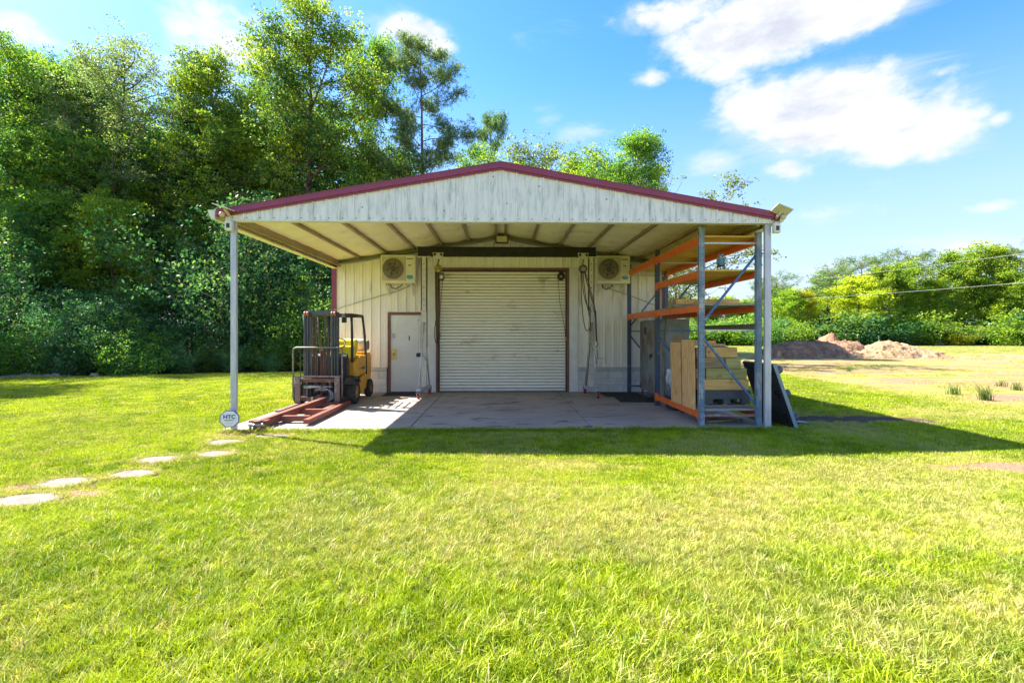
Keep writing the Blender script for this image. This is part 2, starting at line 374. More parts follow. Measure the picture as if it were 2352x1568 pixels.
# dirt track: beyond x=10.6, up to y=39
wx=b.m('ADD',Px,b.m('MULTIPLY',b.m('SUBTRACT',n1,.5),2.6))
tr=b.m('MULTIPLY',b.ss(wx,10.2,11.4),b.ss(b.m('ADD',Py,b.m('MULTIPLY',b.m('SUBTRACT',n1,.5),3)),37,40.5,1.,0.))
pst=b.noise(b.vm('MULTIPLY',P,(.28,1.5,1)),.7,5,.6)
track=b.mix(b.ss(b.m('ADD',b.m('MULTIPLY',pst,.75),b.m('MULTIPLY',n2,.3)),.50,.60),soil,b.mix(b.ss(n3,.35,.65),(.38,.34,.10),(.30,.33,.06)))
far_g=b.mix(b.ss(n2,.3,.7),(.11,.155,.03),(.21,.24,.05))
lawn=b.mix(b.ss(Py,36,41),lawn,far_g)
col=b.mix(tr,lawn,track)
for a in ((.85,6.15,.75,.35),(2.6,5.0,.9,.3),(1.4,4.3,1.0,.3),(.2,5.3,.5,.2)): col=b.mix(b.m('MULTIPLY',ell(*a,1.3,.3,1.3),.6),col,straw)
for a in ((5.9,5.95,1.1,.30),(-4.2,5.1,.5,.22),(-4.7,5.45,.5,.2),(-4.1,8.1,.4,.25)): col=b.mix(ell(*a,.9,.4,1.2),col,(.34,.22,.14))
for a in ((-4.00,7.52),(-3.72,6.78),(-4.27,6.50),(-4.12,5.84),(-4.60,5.52),(-4.50,4.95),(-3.5,7.95)): col=b.mix(ell(a[0],a[1],.36,.31,.5,.75,1.15),col,b.mix(b.ss(n3,.3,.7),(.30,.21,.13),(.17,.12,.07)))
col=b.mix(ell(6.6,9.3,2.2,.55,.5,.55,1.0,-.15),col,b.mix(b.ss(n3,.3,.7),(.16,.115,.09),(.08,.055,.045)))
# leaf litter under the wood on the left
edge=b.m('SUBTRACT',Py,b.m('ADD',b.m('MULTIPLY',Px,.24),23.0))
wood_m=b.m('MULTIPLY',b.ss(edge,-.6,.4),b.ss(Px,3,6,1.,0.))
col=b.mix(wood_m,col,b.mix(b.ss(n2,.3,.7),(.07,.05,.03),(.035,.04,.018)))
b.set(p.inputs['Base Color'],col)
bn=b.n('ShaderNodeBump'); bn.inputs['Distance'].default_value=.05; b.set(bn.inputs['Height'],b.m('ADD',b.noise(P,14,5,.7),n3)); b.set(p.inputs['Normal'],bn.outputs[0])
gm.node_tree.links.new(p.outputs[0],o.inputs[0])
struct('ground',fastmesh('ground',V,F,gm,smooth=True))

# concrete slab
cm,b=newmat('stained_concrete')
o=b.n('ShaderNodeOutputMaterial'); p=b.n('ShaderNodeBsdfPrincipled')
P=b.n('ShaderNodeNewGeometry').outputs['Position']
n1=b.noise(P,.9,5,.6); n2=b.noise(P,5,6,.65); n3=b.noise(b.vm('MULTIPLY',P,(1,2.2,1)),1.7,6,.62,.6); n5=b.noise(P,60,3)
col=b.mix(b.ss(n1,.35,.65),(.40,.345,.315),(.33,.285,.26)); col=b.mix(b.m('MULTIPLY',b.ss(n2,.45,.7),.5),col,(.33,.29,.27))
Px,Py,Pz=b.xyz(P)
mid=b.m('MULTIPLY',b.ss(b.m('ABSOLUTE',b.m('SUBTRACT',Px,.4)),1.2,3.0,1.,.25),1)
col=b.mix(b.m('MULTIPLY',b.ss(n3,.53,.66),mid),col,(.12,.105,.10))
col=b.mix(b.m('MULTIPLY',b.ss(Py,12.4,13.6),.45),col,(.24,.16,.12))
col=b.mix(b.m('MULTIPLY',b.ss(n5,.3,.7),.16),col,(.2,.18,.16))
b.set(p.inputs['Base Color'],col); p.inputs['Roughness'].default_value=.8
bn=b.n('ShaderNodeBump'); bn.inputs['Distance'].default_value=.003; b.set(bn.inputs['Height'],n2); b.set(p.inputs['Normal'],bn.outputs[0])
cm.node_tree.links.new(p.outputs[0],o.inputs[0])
WY=13.6
mb=MB()
for (x0,x1) in ((-4.5,-1.5),(-1.49,1.5),(1.51,4.55)):
    for (y0,y1) in ((8.27,10.98),(10.99,WY-.02)):
        mb.box(x0,x1,y0,y1,-.2,0)
so_=struct('concrete_slab',mb.mesh('concrete_slab',cm)); bevel(so_,.008,1)

# ================================================================ WORKSHOP
shop=thing('workshop',(0,WY,0),'white metal workshop with a burgundy roof trim and an open front canopy','building')
ROOF=lambda x: 4.27-.176*abs(x)
CEIL=lambda x: 4.15-.163*abs(x)
FY=8.22; BY=24.6
def ribbed(x0,x1,z0,ztop,y,pitch,off,d=.022,w=.045,out=-1,extra=False):
    """vertical rib sheet facing -Y"""
    prof=[(x0,0)]
    k=math.ceil((x0-off)/pitch-1e-6)
    while off+k*pitch< x1-1e-4:
        c=off+k*pitch
        if c-w/2>x0 and c+w/2<x1: prof+=[(c-w/2,0),(c-w/4,d),(c+w/4,d),(c+w/2,0)]
        if extra:
            for q in (.33,.66):
                e=c+pitch*q
                if e+.01<x1 and e-.01>x0: prof+=[(e-.008,0),(e,d*.25),(e+.008,0)]
        k+=1
    prof.append((x1,0)); 
    mb=MB(); vs=[];fs=[]
    for (x,dd) in prof: vs+=[(x,y+out*dd,z0(x) if callable(z0) else z0),(x,y+out*dd,ztop(x) if callable(ztop) else ztop)]
    for i in range(len(prof)-1): fs.append((2*i,2*i+2,2*i+3,2*i+1))
    mb.add(vs,fs)
    t=.004; mb.add([(x,y+t,z) for (x,_,z) in vs],[f[::-1] for f in fs])
    return mb
# gable (front fascia) panels
p=.2155; off=.04
edges=[]
k=-21
while off+k*p<-4.30: k+=1
xs_=[-4.35]
e=off+4*p*math.floor((-4.35-off)/(4*p))+p/2
while e<4.42:
    if e>-4.35+.1: xs_.append(e)
    e+=4*p
xs_.append(4.42)
for i in range(len(xs_)-1):
    x0,x1=xs_[i],xs_[i+1]
    mb=ribbed(x0,x1-.003,3.345,lambda x:ROOF(x)-.10,FY,p,off,.028,.026)
    part('gable_panel',mb,gablem,shop)
part('gable_sill_trim',MB().box(-4.35,4.42,FY-.004,FY+.13,3.325,3.345),whitem,shop)
mb=MB()
for i in range(-21,22):
    x=off+i*p+.035
    if -4.3<x<4.4: mb.lathe([(.0001,-.006),(.009,-.004),(.009,0)],(x,FY-.002,3.375),'y',6)
for (x,z) in ((-.12,4.05),(.62,3.9),(-1.9,3.75),(-2.2,3.55),(1.7,3.7),(.1,3.62),(-.9,3.5)): mb.lathe([(.0001,-.006),(.011,-.004),(.011,0)],(x,FY-.004,z),'y',6)
part('screws',mb,M('screw',(.12,.12,.12)),shop)['kind']='stuff'
# header beam behind fascia
part('header_beam',MB().box(-4.30,4.38,FY+.02,FY+.10,3.36,3.5),rafterm,shop)
# rake trim both slopes (two-step profile)
for sgn in (-1,1):
    X=-4.47 if sgn<0 else 4.50
    def sl(x,d): return ROOF(x)+d
    pu=[(0,ROOF(0)+.0),(X,ROOF(X)+.0),(X,ROOF(X)-.085),(0,ROOF(0)-.085)]
    pl=[(0,ROOF(0)-.085),(X,ROOF(X)-.085),(X,ROOF(X)-.118),(0,ROOF(0)-.118)]
    mb=MB(); mb.prism(pu,FY-.055,FY-.02); mb.prism(pl,FY-.032,FY-.012)
    mb.prism([(0,ROOF(0)+.012),(X,ROOF(X)+.012),(X,ROOF(X)+.001),(0,ROOF(0)+.001)],FY-.06,FY+.12)
    part('rake_trim',mb,redtrim,shop)
# roof sheets with ribs running down slope
for sgn in (-1,1):
    X=4.5*sgn
    mb=MB(); mb.prism([(0,ROOF(0)-.012),(X,ROOF(X)-.012),(X,ROOF(X)-.03),(0,ROOF(0)-.03)],FY+.0,BY)
    y=FY+.3
    while y<BY:
        mb.prism([(0,ROOF(0)+.016),(X,ROOF(X)+.016),(X,ROOF(X)-.012),(0,ROOF(0)-.012)],y,y+.045); y+=.3
    part('roof',mb,redtrim,shop)
part('ridge_cap',MB().prism([(-.2,ROOF(.2)+.02),(0,ROOF(0)+.035),(.2,ROOF(.2)+.02),(.2,ROOF(.2)+.016),(0,ROOF(0)+.03),(-.2,ROOF(.2)+.016)],FY+.125,BY),redtrim,shop)
# gutters
for sgn in (-1,1):
    x0=4.5*sgn; g=[(x0,3.49),(x0+.11*sgn,3.49),(x0+.11*sgn,3.46),(x0+.06*sgn,3.345),(x0,3.345)]
    part('gutter',MB().prism(g,FY-.03,BY),gutterm,shop)
# eave struts
for sgn in (-1,1):
    x=4.40*sgn
    mb=MB(); mb.box(min(x,x-.02*sgn),max(x,x-.02*sgn),FY+.13,WY-.02,3.24,CEIL(4.38)+.02); mb.box(min(x-.02*sgn,x-.12*sgn),max(x-.02*sgn,x-.12*sgn),FY+.13,WY-.02,3.24,3.26)
    part('eave_strut',mb,ceilm,shop)
    part('eave_angle',MB().box(min(x-.14*sgn,x-.20*sgn),max(x-.14*sgn,x-.20*sgn),FY+.13,WY-.02,3.30,CEIL(4.25)),purlinm,shop)
# purlins + sagging insulation panels
px_=[.12,.83,1.54,2.25,2.96,3.67,4.25]
for sgn in (-1,1):
    for x in px_[:-1]:
        X=x*sgn; zc=CEIL(x)
        mb=MB(); mb.box(X-.022,X+.022,FY+.13,WY-.03,zc-.055,zc+.03); mb.box(X-.032,X+.032,FY+.13,WY-.03,zc-.065,zc-.055)
        part('purlin',mb,purlinm,shop)
rs=random.Random(5)
bays=[(-4.38,-3.67),(-3.67,-2.96),(-2.96,-2.25),(-2.25,-1.54),(-1.54,-.83),(-.83,-.12),(-.12,.12),(.12,.83),(.83,1.54),(1.54,2.25),(2.25,2.96),(2.96,3.67),(3.67,4.38)]
for (x0,x1) in bays:
    nx,ny=9,40; ph=rs.uniform(0,6)
    xs2=np.linspace(x0,x1,nx); ys2=np.linspace(FY+.1,WY-.01,ny)
    def zf(X,Y):
        t=(X-x0)/(x1-x0); sg=.035*np.sin(PI*t)*(x1-x0)/.7
        seam=.012*np.exp(-((Y-10.45-.25*np.sin(PI*t))/.05)**2)+.012*np.exp(-((Y-12.0-.2*np.sin(PI*t))/.05)**2)
        return 4.15-.163*np.abs(X)-sg*(1+.35*np.sin(Y*1.1+ph))+.004*np.sin(Y*9+X*7+ph)+seam
    V,F=grid(xs2,ys2,zf); V=V-np.array([0,WY,0])
    me=fastmesh('ceiling_panel',V,F,ceilm,smooth=True); link('ceiling_panel',me,shop)
    # seam battens of the facing
# rafter at the wall
for sgn in (-1,1):
    mb=MB(); X=4.38*sgn
    mb.prism([(0,CEIL(0)+.0),(X,CEIL(4.38)+.0),(X,CEIL(4.38)-.13),(0,CEIL(0)-.13)],WY-.16,WY-.12)
    mb.prism([(0,CEIL(0)-.11),(X,CEIL(4.38)-.11),(X,CEIL(4.38)-.13),(0,CEIL(0)-.13)],WY-.24,WY-.04)
    part('rafter',mb,rafterm,shop)
pts=[(-4.35,WY-.26,3.32)]+[(x,WY-.27,CEIL(x)-.15-.03*abs(math.sin(x*2.2))) for x in np.linspace(-4,4.2,40)]
part('cable_run',MB().tube(pts,.011,6),M('grey_cable',(.5,.49,.44)),shop)
# wall panels: fill around openings.  personnel door x -2.96..-2.10, roller -1.70..1.82
DX0,DX1,DZ=-2.97,-2.10,2.10; RX0,RX1,RZ=-1.70,1.81,3.27
pitch=.2286; offw=.02
def wallpanels(x0,x1,z0,zt):
    w=pitch*4; e=offw+pitch/2+w*math.floor((x0-offw-pitch/2)/w)
    xs=[x0]
    while e<x1-.05:
        if e>x0+.05: xs.append(e)
        e+=w
    xs.append(x1)
    for i in range(len(xs)-1):
        part('wall_panel',ribbed(xs[i],xs[i+1]-.003,z0,zt,WY,pitch,offw,.032,.042,extra=True),wallm,shop)
zt=lambda x: CEIL(x)-.02
wallpanels(-4.42,DX0,.65,zt); wallpanels(DX0,-2.05,DZ+.0,zt); wallpanels(RX0,RX1,RZ,zt); wallpanels(-2.05,RX0,3.3,zt)
wallpanels(RX1+.2,4.42,.65,zt); wallpanels(RX1,RX1+.2,3.28,zt)
part('jamb_cover',MB().box(-2.05,RX0-.005,WY-.028,WY,0.0,3.30),whitem,shop,bev=.004)
part('jamb_cover',MB().box(RX1+.005,RX1+.24,WY-.028,WY-.018,0.0,3.30),whitem,shop)
# side walls / back
for sgn in (-1,1):
    part('side_wall',MB().box(min(4.42*sgn,4.38*sgn),max(4.42*sgn,4.38*sgn),WY+.05,BY-.1,0,3.36),wallm,shop)
    x=4.42*sgn
    part('corner_trim',MB().box(min(x,x-.12*sgn)-.0,max(x,x-.12*sgn)+.0,WY-.034,WY-.024,.66,3.33).box(min(x,x+.012*sgn),max(x,x+.012*sgn),WY-.034,WY+.10,0.0,3.33),redtrim,shop)
part('back_wall',MB().prism([(-4.4,0),(4.4,0),(4.4,3.36),(0,4.1),(-4.4,3.36)],BY-.1,BY-.06),wallm,shop)
# blocks
rs=random.Random(2)
def blocks(x0,x1):
    for c in range(3):
        z0=.002+c*.183; x=x0-(.2 if c%2 else 0)
        while x<x1-.01:
            a=max(x,x0); e=min(x+.4,x1)
            if e-a>.03:
                j=rs.uniform(0,.004)
                part('block',MB().box(a+.004,e-.004,WY-.05-j,WY+.1,z0,z0+.176),blockm,shop,bev=.004)
            x+=.4
    part('mortar',MB().box(x0,x1,WY-.042,WY+.09,0.0,.55),M('mortar',(.45,.46,.45)),shop)
    part('block_cap',MB().box(x0,x1,WY-.062,WY+.1,.555,.648),M('cap_paint',(.50,.53,.56)),shop,bev=.004)
blocks(-4.40,DX0-.02); blocks(RX1+.245,4.40)
# interior dark behind door gaps
# personnel door
dr=part('door',MB().box(DX0+.075,DX1-.0,WY-.012,WY+.03,.015,DZ-.07),doorm,shop,'grey-white steel personnel door',bev=.002)
mb=MB(); mb.box(DX0,DX0+.07,WY-.045,WY+.05,0,DZ); mb.box(DX0+.07,DX1+.05,WY-.045,WY+.05,DZ-.065,DZ)
mb.box(DX1,DX1+.05,WY-.045,WY+.05,0,DZ-.065)
part('door_frame',mb,browntrim,dr,bev=.003)
part('threshold',MB().box(DX0+.07,DX1,WY-.06,WY+.04,0.001,.014),darkm,dr)
part('lock_plate',MB().box(-2.88,-2.74,WY-.018,WY-.012,.86,1.13),brass,dr)
part('knob',MB().lathe([(.0001,-.075),(.025,-.07),(.032,-.055),(.022,-.035),(.015,-.02),(.03,-.017)],(-2.815,WY-.0,1.0),'y',14),steelm,dr)
part('deadbolt_plate',MB().box(-2.86,-2.79,WY-.03,WY-.012,1.42,1.54),steelm,dr)
part('peephole_plate',MB().box(-2.42,-2.395,WY-.02,WY-.012,1.36,1.48),darkm,dr)
# roller door
rd=part('roller_door',MB().box(RX0+.07,RX1-.07,WY+.10,WY+.12,.02,RZ-.05),darkm,shop,'cream corrugated roll-up door, closed')
mb=MB(); mb.box(RX0-.002,RX0+.055,WY-.05,WY+.1,0,RZ+.004); mb.box(RX1-.055,RX1+.002,WY-.05,WY+.1,0,RZ+.004); mb.box(RX0+.055,RX1-.055,WY-.05,WY+.1,RZ-.055,RZ+.004)
part('door_frame',mb,browntrim,rd,bev=.003)
part('guide_channel',MB().box(RX0+.055,RX0+.085,WY+.0,WY+.09,0,RZ-.055),darkm,rd); part('guide_channel',MB().box(RX1-.085,RX1-.055,WY+.0,WY+.09,0,RZ-.055),darkm,rd)
# slat mesh shared
sx0,sx1=RX0+.087,RX1-.087; sp=.0815; pr=[]
pr=[(0,-.012),(.013,-.012),(.015,.008),(.03,.014),(.05,.014),(.070,.008),(sp,-.012)]
vs=[];fs=[]
for (zz,dd) in pr: vs+=[(sx0,-dd,zz),(sx1,-dd,zz)]
for i in range(6): fs.append((2*i,2*i+1,2*i+3,2*i+2))
smb=MB(); smb.add(vs,fs); smb.add([(sx0,.016,0),(sx1,.016,0),(sx1,.016,sp),(sx0,.016,sp)],[(0,1,2,3)])
sme=smb.mesh('slat',slatm); sme.materials.append(M('groove_grime_shade',(.20,.175,.12),(.13,.11,.08),8,.7))
sme.polygons[0].material_index=1  # grime colour on the groove face also paints in the groove's shade
n=38
for i in range(n):
    o=link('slat',sme,rd,(0,.06,.085+i*sp))
part('bottom_bar',MB().box(sx0,sx1,WY+.035,WY+.075,.02,.083),whitem,rd,bev=.003)
part('hood_gap',MB().box(sx0,sx1,WY+.062,WY+.098,.085+n*sp,RZ-.056),darkm,rd)
part('bracket',MB().box(.9,.93,WY+.03,WY+.045,.5,.52),steelm,rd)
mb=MB().lathe([(.0001,-.10),(.06,-.10),(.105,-.07),(.105,-.02),(.06,0),(.0001,0)],(1.60,WY+.03,3.05),'y',18); mb.box(1.55,1.66,WY-.05,WY+.02,3.12,3.19)
part('chain_wheel',mb,darkm,rd)
part('chain_wheel_hub',MB().lathe([(.0001,-.115),(.035,-.11),(.04,-.095)],(1.60,WY+.03,3.05),'y',12),steelm,rd)
part('pull_cord',MB().tube([(1.52,WY-.03,3.0),(1.56,WY-.03,2.4),(1.69,WY-.055,1.7),(1.71,WY-.055,1.45)],.006,5),darkm,rd)
part('cord_handle',MB().lathe([(.0001,0),(.02,.01),(.032,.03),(.012,.045),(.012,.09),(.0001,.1)],(1.73,WY-.07,1.36),'z',10),M('orange_plastic',(.6,.2,.03)),rd)
# canopy posts
for i,(x0,x1) in enumerate(((-4.295,-4.205),(4.30,4.40))):
    mb=MB(); mb.box(x0,x1,8.26,8.28,-.06,3.36); mb.box(x0,x0+.015,8.28,8.32,-.06,3.36); mb.box(x1-.015,x1,8.28,8.32,-.06,3.36); mb.box(x0+.015,x1-.015,8.31,8.32,-.06,3.36)
    part('canopy_post',mb,galv,shop,bev=.004)

# ================================================================ WALL ITEMS
def ac(cx,label,cable_to,dz=0):
    z0=2.83+dz; z1=3.55+dz; x0,x1=cx-.445,cx+.445; y0=WY-.42; y1=WY-.12
    t=thing('air_conditioner',(cx,WY,z0-.2),label,'air conditioner','wall air conditioners')
    part('casing',MB().box(x0,x1,y0,y1,z0,z1),acm,t,bev=.02)
    part('fan_panel',MB().box(x0+.035,x0+.625,y0-.012,y0,z0+.06,z1-.05),M('ac_panel',(.55,.50,.38)),t,bev=.01)
    fc=x0+.325; fz=(z0+z1)/2+.005
    fan=part('fan_opening',MB().lathe([(.0001,-.018),(.265,-.018),(.272,-.014),(.272,-.002)],(fc,y0,fz),'y',40),acd,t)
    mb=MB()
    for k in range(6):
        a=k*PI/3; mb.bar((fc+.05*math.cos(a),y0-.022,fz+.05*math.sin(a)),(fc+.2*math.cos(a+.25),y0-.022,fz+.2*math.sin(a+.25)),.004,.09,(0,1,0))
    mb.lathe([(.0001,-.024),(.06,-.022),(.065,-.018)],(fc,y0,fz),'y',16)
    part('fan_blades',mb,M('fan_dark',(.05,.04,.03)),fan)
    mb=MB()
    for k in range(-12,13):
        xx=k*.0215; h=math.sqrt(max(.27**2-xx*xx,0))
        mb.box(fc+xx-.002,fc+xx+.002,y0-.034,y0-.030,fz-h,fz+h)
    for r in (.27,.18,.09): mb.tube([(fc+r*math.cos(a),y0-.036,fz+r*math.sin(a)) for a in np.linspace(0,2*PI,33)[:-1]],.003,4,closed=True)
    part('grille',mb,acg,fan)['kind']='stuff'
    part('badge',MB().box(x1-.235,x1-.055,y0-.004,y0-.0,z0+.13,z0+.165).box(x1-.215,x1-.075,y0-.004,y0,z0+.17,z0+.20).box(x1-.20,x1-.08,y0-.004,y0,z0+.10,z0+.125),bluemark,t)
    part('nameplate',MB().box(x1-.225,x1-.07,y0-.004,y0,z1-.115,z1-.09).box(x1-.19,x1-.11,y0-.004,y0,z1-.28,z1-.255),M('nameplate',(.12,.10,.08)),t)
    part('side_seam',MB().box(x0+.635,x0+.64,y0-.002,y0+.01,z0+.02,z1-.02),acd,t)
    for xx in (x0+.12,x1-.12):
        mb=MB(); mb.box(xx-.02,xx+.02,y0+.02,WY-.02,z0-.045,z0-.005); mb.box(xx-.02,xx+.02,WY-.06,WY-.022,z0-.3,z0-.05); mb.bar((xx,y0+.05,z0-.05),(xx,WY-.05,z0-.22),.03,.02)
        part('bracket',mb,gutterm,t)
    part('pipe',MB().tube([(x0+.2,WY-.2,z0-.01),(x0+.22,WY-.18,z0-.09),(x0+.33,WY-.15,z0-.13),(x0+.45,WY-.13,z0-.06),(x0+.5,WY-.14,z0-.01)],.014,7),M('pipe_dark',(.10,.09,.06)),t)
    return t
ac(-2.62,'cream outdoor air conditioner mounted above the white personnel door',0)
ac(2.90,'cream outdoor air conditioner on the wall right of the roll-up door',0,.0)
solid('conduit',MB().tube([(-2.35,WY-.05,2.80),(-2.75,WY-.045,2.64),(-3.6,WY-.045,2.40),(-4.36,WY-.045,2.16)],.012,6),M('conduit_grey',(.42,.41,.34)),(-3.4,WY,2.4),'thin grey conduit sloping down left from the air conditioner above the personnel door','cable')
solid('conduit',MB().tube([(2.68,WY-.05,2.80),(2.9,WY-.045,2.72),(3.5,WY-.045,2.52),(4.2,WY-.045,2.26)],.012,6),M('conduit_grey2',(.45,.43,.37)),(3.4,WY,2.5),'thin grey conduit sloping down right from the air conditioner right of the roll-up door','cable')
t=thing('flood_light',(.04,WY,3.9),'square flood light with a dark frame high under the roof ridge','light')
part('frame',MB().box(-.14,.20,WY-.34,WY-.26,3.87,4.08),M('bronze_frame',(.07,.05,.03)),t,bev=.008)
part('lens',MB().box(-.105,.165,WY-.346,WY-.34,3.90,4.05),lampglass,t)
part('mount',MB().box(0,.06,WY-.26,WY-.03,3.95,4.0),darkm,t); part('wire',MB().tube([(-.11,WY-.27,3.97),(-.2,WY-.25,3.99),(-.25,WY-.15,4.03)],.008,5),darkm,t)
part_=solid('junction_box',MB().box(-2.86,-2.82,WY-.08,WY-.025,3.58,3.66),darkm,(-2.84,WY,3.58),'small dark box on the wall above the left air conditioner','box')
# security cameras + solar lights at the roof corners
def corner(sgn,lab1,lab2):
    cx=-4.27 if sgn<0 else 4.44
    t=thing('security_camera',(cx,8.2,3.15),lab1,'security camera','cameras on the canopy posts')
    part('body',MB().box(cx-.055,cx+.055,8.14,8.22,3.16,3.32),gutterm,t,bev=.012)
    part('lens',MB().box(cx-.024,cx+.024,8.132,8.14,3.20,3.27),glassm,t)
    part('mount',MB().box(cx-.03,cx+.03,8.17,8.255,3.32,3.345),gutterm,t)
    cx2=cx+.04*sgn
    t=thing('solar_light',(cx2,8.12,3.36),lab2,'solar light','solar lights at the roof corners')
    R=Matrix.Translation((cx2-.02*sgn,8.05,3.50))@Matrix.Rotation(.32 if sgn<0 else .38*1,4,'Y')@Matrix.Rotation(math.radians(-26 if sgn>0 else 3),4,'X')
    part('solar_panel',MB().box(-.13,.13,-.10,.10,-.01,.006,R),M('panel_back',(.62,.60,.52)),t,bev=.004)
    part('cell',MB().box(-.12,.12,-.09,.09,.0065,.009,R),M('solar_cell',(.02,.025,.05),rough=.2),t)
    part('arm',MB().tube([(cx2-.05*sgn,8.165,3.40),(cx2-.04*sgn,8.10,3.44),(cx2-.03*sgn,8.06,3.485)],.022,8),M('lamp_beige',(.62,.54,.38)),t)
    part('lamp_head',MB().lathe([(.0001,-.045),(.03,-.04),(.045,0),(.03,.03),(.0001,.035)],(cx2+.02*sgn,8.08,3.40),'z',12),M('lamp_beige2',(.6,.53,.4)),t)
corner(-1,'white camera at the top of the left canopy post','thin solar lamp at the left corner of the roof')
corner(1,'white camera at the top of the right canopy post beside the rack','tilted solar lamp at the right corner of the roof')

# ================================================================ GANTRY CRANE
GY=12.68
t=thing('gantry_crane',(.2,GY,0),'rolling gantry crane with a long black beam standing before the roll-up door','crane')
bz0,bz1=3.435,3.665
mb=MB(); mb.box(-2.03,2.35,GY-.006,GY+.006,bz0+.012,bz1-.012); mb.box(-2.03,2.35,GY-.065,GY+.065,bz0,bz0+.012); mb.box(-2.03,2.35,GY-.065,GY+.065,bz1-.012,bz1)
mb.box(-2.03,2.35,GY-.055,GY-.045,bz0+.012,bz1-.012)
part('beam',mb,ibeam,t,bev=.003)
def leg(X,tilt,nm):
    mb=MB(); mb.box(X-.05,X+.05,GY-.05,GY+.05,1.9,bz0-.002)
    up=part('upright_tube',mb,cranem,t,bev=.006)
    mb=MB()
    for k in range(9): mb.lathe([(.0001,-.002),(.014,-.002),(.014,0)],(X,GY-.05,3.25-k*.145),'y',8)
    part('pin_holes',mb,darkm,up)['kind']='stuff'
    part('side_rail',MB().box(X-.075,X-.062,GY-.04,GY+.04,2.1,3.4).box(X+.062,X+.075,GY-.04,GY+.04,1.2,3.4),darkm,t)
    part('sleeve',MB().box(X-.065,X+.065,GY-.065,GY+.065,.24,2.08),cranem,t,bev=.006)
    part('head_plate',MB().box(X-.16,X+.16,GY-.07,GY+.07,bz0-.02,bz0-.003),cranem,t)
    y0,y1=GY-.52,GY+.52; dx=tilt
    part('base_beam',MB().bar((X+dx,y0,.19),(X-dx,y1,.19),.10,.10),galv,t,bev=.006)
    part('brace',MB().tube([(X+.0,GY-.075,1.78),(X+dx,y0+.05,.24)],.017,8),M('zinc_rod',(.6,.64,.68),metal=.4,rough=.35),t)
    part('brace',MB().tube([(X,GY+.075,1.78),(X-dx,y1-.05,.24)],.017,8),galv,t)
    part('pivot',MB().lathe([(.0001,-.11),(.035,-.11),(.04,-.10),(.04,-.06)],(X,GY,1.78),'y',12),steelm,t)
    for yy,xx in ((y0,X+dx),(y1,X-dx)):
        part('caster_fork',MB().box(xx-.045,xx-.035,yy-.035,yy+.035,.06,.135).box(xx+.035,xx+.045,yy-.035,yy+.035,.06,.135).box(xx-.05,xx+.05,yy-.05,yy+.05,.13,.142),steelm,t)
        w=part('caster_wheel',MB().lathe([(.0001,-.028),(.055,-.028),(.062,-.02),(.062,.02),(.055,.028),(.0001,.028)],(xx,yy,.063),'x',20),redwheel,t)
        part('hub',MB().lathe([(.0001,-.031),(.028,-.031),(.028,.031),(.0001,.031)],(xx,yy,.063),'x',12),steelm,w)
        part('brake_pedal',MB().box(xx-.055,xx+.055,yy-.085,yy-.03,.142,.17),darkm,t)
leg(-1.88,-.06,'l'); leg(2.24,.07,'r')
part('crank',MB().tube([(2.30,GY-.09,1.13),(2.38,GY-.12,1.13),(2.38,GY-.12,.93),(2.50,GY-.12,.93)],.010,6),steelm,t)
part('winch_drum',MB().lathe([(.0001,-.05),(.05,-.05),(.05,.05),(.0001,.05)],(-2.00,GY-.10,1.02),'x',14),darkm,t)
part('winch_handle',MB().tube([(-1.96,GY-.13,1.03),(-1.87,GY-.15,1.0),(-1.80,GY-.15,.88)],.012,6),steelm,t)
part('winch_cable',MB().tube([(-2.0,GY-.10,1.05),(-2.0,GY-.09,1.9)],.004,5),steelm,t)
part('winch_bracket',MB().box(-2.02,-1.93,GY-.07,GY+.02,1.86,1.92),steelm,t)
# hoists
def chain(pts,r=.011,seg=5):
    return MB().tube(pts,r,seg)
def bez(p,n=14):
    p=[Vector(q) for q in p]; outp=[]
    for i in range(n+1):
        tt=i/n; q=p[:]
        while len(q)>1: q=[q[k].lerp(q[k+1],tt) for k in range(len(q)-1)]
        outp.append(q[0])
    return outp
def trolley(t,X):
    mb=MB(); mb.prism([(X-.135,3.52),(X+.135,3.52),(X+.12,3.44),(X+.07,3.36),(X-.07,3.36),(X-.12,3.44)],GY-.088,GY-.072)
    part('trolley_plate',mb,cranem,t)
    mb=MB()
    for d in (-.08,.08): mb.lathe([(.0001,-.03),(.035,-.03),(.035,0),(.0001,0)],(X+d,GY-.088,3.47),'y',12)
    mb.lathe([(.0001,-.05),(.022,-.05),(.022,.1),(.0001,.1)],(X,GY-.03,3.385),'y',10)
    part('trolley_wheels',mb,chainm,t)
    part('hook',MB().tube([(X,GY-.06,3.37),(X+.015,GY-.06,3.32),(X-.01,GY-.06,3.28),(X,GY-.06,3.22)],.016,8),chainm,t)
HY=GY-.06
X=-1.53
t=thing('chain_hoist',(X,HY,2.7),'yellow hand chain hoist hanging from the left end of the black beam','hoist','chain hoists on the gantry beam')
trolley(t,X)
part('hoist_body',MB().lathe([(.0001,-.08),(.06,-.08),(.095,-.05),(.095,.05),(.06,.08),(.0001,.08)],(X,HY,3.13),'y',20),M('aged_yellow',(.45,.36,.06),(.3,.2,.05),10,c3=(.1,.07,.04),thr=.55),t)
part('hoist_block',MB().box(X+.02,X+.14,HY-.06,HY+.05,2.90,3.03).lathe([(.0001,-.07),(.055,-.07),(.075,-.05),(.075,.04),(.0001,.05)],(X+.085,HY,2.92),'y',18),chainm,t,bev=.008)
part('hand_wheel',MB().lathe([(.0001,-.085),(.04,-.083),(.048,-.07)],(X+.09,HY,2.92),'y',14),M('worn_white_metal',(.6,.58,.5)),t)
